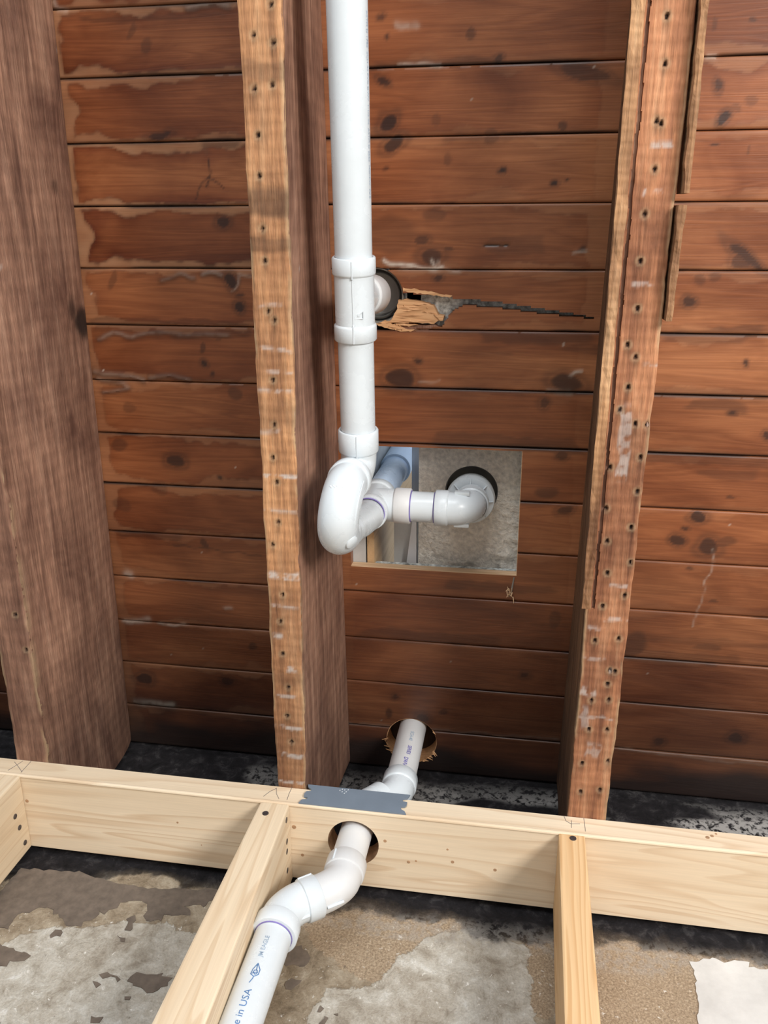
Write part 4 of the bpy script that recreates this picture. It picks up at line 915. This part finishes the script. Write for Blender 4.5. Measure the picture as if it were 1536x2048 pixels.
# ---------------------------------------------------------------- riser through the plate
ris = empty('riser_pipe', (-.292, -EYE, -.87)); props(ris, 'white riser pipe passing through the bored plate, offset by two elbows', 'pipe')
ZR = -.87
def rz(px, py, z=ZR): return atZ(px, py, z)
Btop = np.array([-.1795, 1.40, -.876]); B1 = np.array([-.1780, 1.165, ZR-.004])
Pm = np.array([-.2235, 1.100, ZR]); Pd = np.array([-.2240, .965, ZR])
s = MB(); s.sweep([Btop, B1-[0, .02, 0]], RP, 48); rp_top = s.build('pipe', M['pvc_dirty'], ris, smooth=True); rp_top['label'] = 'upper pipe length with violet lettering'
dd = (B1-Btop)/np.linalg.norm(B1-Btop)
s = MB(); s.sweep([B1+[0, .004, 0]]+bend(B1-[0, .006, 0], B1-[0, .026, 0], B1*.62+Pm*.38-[0, .018, 0], 6)+bend(B1*.45+Pm*.55-[0, .010, 0], Pm+[.006, .02, 0], Pm-[0, .012, 0], 6), RBODY, 44)
eu = s.build('upper_offset', M['pvc'], ris, smooth=True)
collar(B1-[0, .002, 0], -dd, .026).build('hub', M['pvc'], eu, smooth=True)
od = (B1-Pm); od = od/np.linalg.norm(od)
s = MB(); s.lathe(B1*.42+Pm*.58-[0, .008, 0], od, [(-.006, RBODY), (-.004, RH), (.012, RH), (.012, RBODY)], 44); s.build('hub', M['pvc'], eu, smooth=True)
s = MB(); s.sweep([Pm-[0, .008, 0], Pd-[0, .012, 0]], RP, 48); s.build('pipe', M['pvc_dirty'], ris, smooth=True)
# first 45 below the plate
Q1 = np.array([-.2240, .958, ZR]); Q2 = rz(640, 1790); Q3 = rz(583, 1812); Q4 = np.array([-.2925, .845, ZR])
# hub around pipe
e1 = MB(); C1 = np.array([-.2240, .931, ZR]); dQ = np.array([-.060, -.048, 0]); dQ = dQ/np.linalg.norm(dQ)
e1.sweep([Q1+[0, .004, 0], Q1-[0, .010, 0]]+bend(Q1-[0, .014, 0], C1, C1+dQ*.028, 10)+[C1+dQ*.050], [RBODY+.0005]*2+[RBODY]*12, 48)
el1 = e1.build('elbow', M['pvc_dirty'], ris, smooth=True); el1['label'] = 'scuffed elbow just below the plate'
collar(Q1-[0, .006, 0], (0, 1, 0), .026, RH+.0005).build('hub', M['pvc_dirty'], el1, smooth=True)
C2 = C1+dQ*.084; Xd = C2[0]
D1 = np.array([Xd, C2[1]-.021, ZR]); DN = np.array([0., -1, 0])
e2 = MB(); e2.sweep([C1+dQ*.042, C1+dQ*.052]+bend(C2-dQ*.024, C2, D1, 10)+[D1+DN*.006], RBODY+.0004, 48)
el2 = e2.build('elbow', M['pvc'], ris, smooth=True); el2['label'] = 'clean white elbow above the lowest pipe'
collar(C1+dQ*.058, -dQ, .024, RH+.0008, RBODY+.0002).build('hub', M['pvc'], el2, smooth=True)
collar(D1+DN*.002, DN, .024, RH+.0022).build('hub', M['pvc'], el2, smooth=True)
primer(D1+DN*.024, DN, w=.0036).build('primer_ring', M['primer'], el2)
# mould ribs
side = np.array([0, 0, 1.])
for C, dC, par in ((C1+dQ*.058, -dQ, el2), (D1+DN*.002, DN, el2), (Q1-[0, .006, 0], -DN, el1)):
    for sg_, w_ in ((1, 0),):
        n_ = np.cross(dC, side); n_ = n_/np.linalg.norm(n_)
        pt = side*.86+n_*.5*(1 if n_[0] < 0 else -1); pt = pt/np.linalg.norm(pt)
        seam([C+dC*.002+pt*(RH+.001), C+dC*.022+pt*(RH+.001)], .0012).build('mould_seam', M['pvc'], par)
for C, par in ((C1+dQ*.020, el1), (C1+dQ*.07, el2)):
    n_ = np.array([dQ[1], -dQ[0], 0]); n_ = n_ if n_[0] > 0 else -n_
    s = MB(); p = C+n_*(RBODY+.001); s.sweep([p-dQ*.012, p+dQ*.012], .0022, 8); s.build('lug', M['pvc'], par, smooth=True)
low_end = np.array([Xd-.0005, -EYE, ZR])
s = MB(); s.sweep([D1+DN*.012, low_end], RP, 56); rp_low = s.build('pipe', M['pvc'], ris, smooth=True)

# ---------------------------------------------------------------- printing on the pipes
def cylhit(px, py, P0, d, r):
    d = d/np.linalg.norm(d); v = ray(px, py); w0 = -P0
    a = v-d*np.dot(v, d); b = w0-d*np.dot(w0, d)
    A_, B_, C_ = a@a, 2*a@b, b@b-r*r; D_ = B_*B_-4*A_*C_
    t = (-B_-math.sqrt(max(D_, 0)))/(2*A_); q = v*t; s_ = np.dot(q-P0, d); n = q-P0-d*s_; return s_, n/np.linalg.norm(n)
def wrap(me2d, P0, d, s0, n0, r, name, mt, parent, flip=1):
    """2D mesh (u along d, v round the pipe) laid on the pipe surface"""
    d = d/np.linalg.norm(d); n0 = n0-d*np.dot(n0, d); n0 = n0/np.linalg.norm(n0); w = np.cross(d, n0)
    bm = bmesh.new(); bm.from_mesh(me2d)
    vs_ = [v.co.y for v in bm.verts]; lo, hi = min(vs_), max(vs_)
    for y in np.arange(lo+.0008, hi, .0008):
        bmesh.ops.bisect_plane(bm, geom=bm.verts[:]+bm.edges[:]+bm.faces[:], plane_co=(0, y, 0), plane_no=(0, 1, 0))
    for v in bm.verts:
        a = flip*v.co.y/r; p = P0+d*(s0+v.co.x)+(n0*math.cos(a)+w*math.sin(a))*(r+.00025+v.co.z)
        v.co = Vector(W(p))
    me = bpy.data.meshes.new(name); bm.to_mesh(me); bm.free()
    return link(name, me, mt, parent)
def text2d(txt, size, sx=1.0, off=0):
    c = bpy.data.curves.new('t', 'FONT'); c.body = txt; c.size = size; c.resolution_u = 3; c.offset = off
    o = bpy.data.objects.new('t', c); COL.objects.link(o)
    dg = bpy.context.evaluated_depsgraph_get(); me = bpy.data.meshes.new_from_object(o.evaluated_get(dg))
    bpy.data.objects.remove(o); bpy.data.curves.remove(c)
    me.transform(Matrix.Diagonal((sx, 1, 1, 1))); return me
def mlen(me): xs_ = [v.co.x for v in me.vertices]; return max(xs_)
# lowest pipe: text reads upwards, letter tops to the left
dl = np.array([0., 1, 0]); PL = np.array([Xd, 0., ZR])
sA, nA = cylhit(504, 1979, PL, dl, RP); me = text2d('Made in USA', .0118, 1.12)
sgn_l = 1 if np.dot(np.cross(dl, nA), [-1, 0, 0]) > 0 else -1
wrap(me, PL, dl, sA-mlen(me), nA, RP, 'printed_text', M['ink'], rp_low, sgn_l)
def strokes2d(lines, w):
    bm = bmesh.new()
    for ln in lines:
        for (x0, y0), (x1, y1) in zip(ln[:-1], ln[1:]):
            L = math.hypot(x1-x0, y1-y0)+1e-9; nx, ny = -(y1-y0)/L*w/2, (x1-x0)/L*w/2; ex_, ey_ = (x1-x0)/L*w*.3, (y1-y0)/L*w*.3
            v = [bm.verts.new((a, b, 0)) for a, b in ((x0-nx-ex_, y0-ny-ey_), (x1-nx+ex_, y1-ny+ey_), (x1+nx+ex_, y1+ny+ey_), (x0+nx-ex_, y0+ny-ey_))]; bm.faces.new(v)
    me = bpy.data.meshes.new('s'); bm.to_mesh(me); bm.free(); return me
sF, nF = cylhit(505, 1957, PL, dl, RP)
feather = [[(-.006, .002), (0, 0), (.003, -.0005)], [(.003, -.0005), (.007, -.0048), (.014, -.0048), (.022, 0)], [(.003, -.0005), (.006, .0042), (.013, .0036), (.022, 0)], [(.006, -.001), (.009, .002), (.012, .001), (.012, -.002), (.009, -.003), (.006, -.001)], [(.012, -.001), (.020, 0)], [(.007, .003), (.010, -.003)]]
wrap(strokes2d(feather, .0011), PL, dl, sF, nF, RP, 'printed_emblem', M['ink'], rp_low, sgn_l)
sB, nB = cylhit(524, 1914, PL, dl, RP); me = text2d('JM EAGLE', .0078, 1.0, .00005)
wrap(me, PL, dl, sB, nB, RP, 'printed_text', M['ink3'], rp_low, sgn_l)
# upper riser: violet line reading downwards
du = (B1-Btop)/np.linalg.norm(B1-Btop)
for txt, (px, py), mt, sz in (('SCH-40', (822, 1462), M['ink3'], .0088), ('SERIES', (817, 1490), M['ink2'], .0092), ('DWV', (809, 1513), M['ink2'], .0100), ('PIPE', (803, 1532), M['ink2'], .0094)):
    s0_, n0_ = cylhit(px, py, Btop, du, RP); me = text2d(txt, sz, 1.0, .0001)
    sg2 = 1 if np.dot(np.cross(du, n0_), [1, 0, 0]) > 0 else -1
    wrap(me, Btop, du, s0_, n0_, RP, 'printed_text', mt, rp_top, sg2)
# long pipe: fine print nearly edge-on along its right side
me = text2d('ASTM D 1785  SCH 40 PVC DWV  1-1/2 IN  ASTM D 2665  NSF-PW  PIPE', .0062, 1.05)
s0_, n0_ = cylhit(731.5, 20, A0, dm, RP)
sg3 = 1 if np.dot(np.cross(dm, n0_), [0, 1, 0]) > 0 else -1
wrap(me, A0, dm, s0_, n0_, RP, 'printed_text', M['ink3'], pipe1, sg3)

# ---------------------------------------------------------------- above the boards: tub, stud and plasterboard
tub = empty('bathtub', (.3, 1.392, -.45)); props(tub, 'underside of a glass-fibre bathtub seen through the sawn ceiling opening', 'bathtub')
def tub_bottom():
    xs = np.arange(-.177, .12, .004); zs = np.arange(-.80, -.20, .004); X, Z = np.meshgrid(xs, zs)
    Y = 1.383+.0025*(VA.fbm(X*60, Z*60, 4)-.5)+.003*(VBn.fbm(X*14, Z*14, 3)-.5)
    edge = (VC.fbm(X*70, Z*70, 4)-.45)*.012*(sstep(-.05, -.012, X)+sstep(-.50, -.57, Z)); Y -= np.clip(edge, -.002, .006)
    xc = (X[:-1, :-1]+X[1:, 1:])/2; zc = (Z[:-1, :-1]+Z[1:, 1:])/2
    keep = np.hypot(xc+.0875, zc+.4335) > .044
    return grid_part('bottom_panel', X, Y, Z, keep, np.zeros(X.shape+(4,)), M['glass_fibre'], tub, thick=(0, .012, 0), snaps=[(-.0875, -.4335, .044)])
tub_bottom()
s = MB(); s.lathe((-.0875, 1.3835, -.4335), up, [(0, .0445), (.0005, .0425), (.03, .0425), (.03, .001)], 48); s.build('drain_recess', M['rubber'], tub)
s = MB(); s.box(.116, 1.25, 1.383, 1.397, -.80, -.204); s.build('bottom_panel', M['glass_fibre'], tub)
s = MB()
ri_, ro = [(-.150, -.24), (1.22, -.24), (1.22, -.77), (-.150, -.77)], [(-.205, -.14), (1.30, -.14), (1.30, -.86), (-.205, -.86)]
for y0_, r0, y1_, r1 in ((1.398, ri_, 1.50, ro),):
    s.rings([[(x, y0_, z) for x, z in r0], [(x, y1_, z) for x, z in r1]], cap=False)
s.build('tub_wall', M['enamel'], tub)
s = MB(); p0, p1 = atY(836, 1042, 1.40), atY(836, 1128, 1.40); q = atY(818, 1128, 1.40)
s.prism([(p0[0]-.001, p0[2]+.02), (p1[0]-.001, p1[2]-.02), (q[0]-.006, q[2]-.02), (p0[0]-.006, p0[2]+.02)], 1, 1.385, 1.40); s.build('apron_lip', M['enamel'], tub)
us_ = MB(); xa = atY(750, 1123, 1.36)[0]; us_.box(xa-.012, xa, 1.3530, 2.35, -.66, -.505)
st = us_.build('bathroom_stud', M['upstud'], None, origin=(xa, 1.3525, -.56)); props(st, 'pale wood stud standing above the sawn opening beside the tub', 'stud')
s = MB(); xb_ = atY(788, 1085, 1.40)[0]; s.box(xb_, -.1785, 1.400, 1.412, -.72, -.455); s.build('backer_strip', M['sheet'], tub)
s = MB(); s.box(xa-.10, xa-.0145, 1.3525, 2.4, -.85, -.30); o = s.build('wall_panel', M['sheet'], None, origin=(xa-.09, 1.3525, -.4)); props(o, 'pale grey backer board seen left of the tub through the opening', 'board')
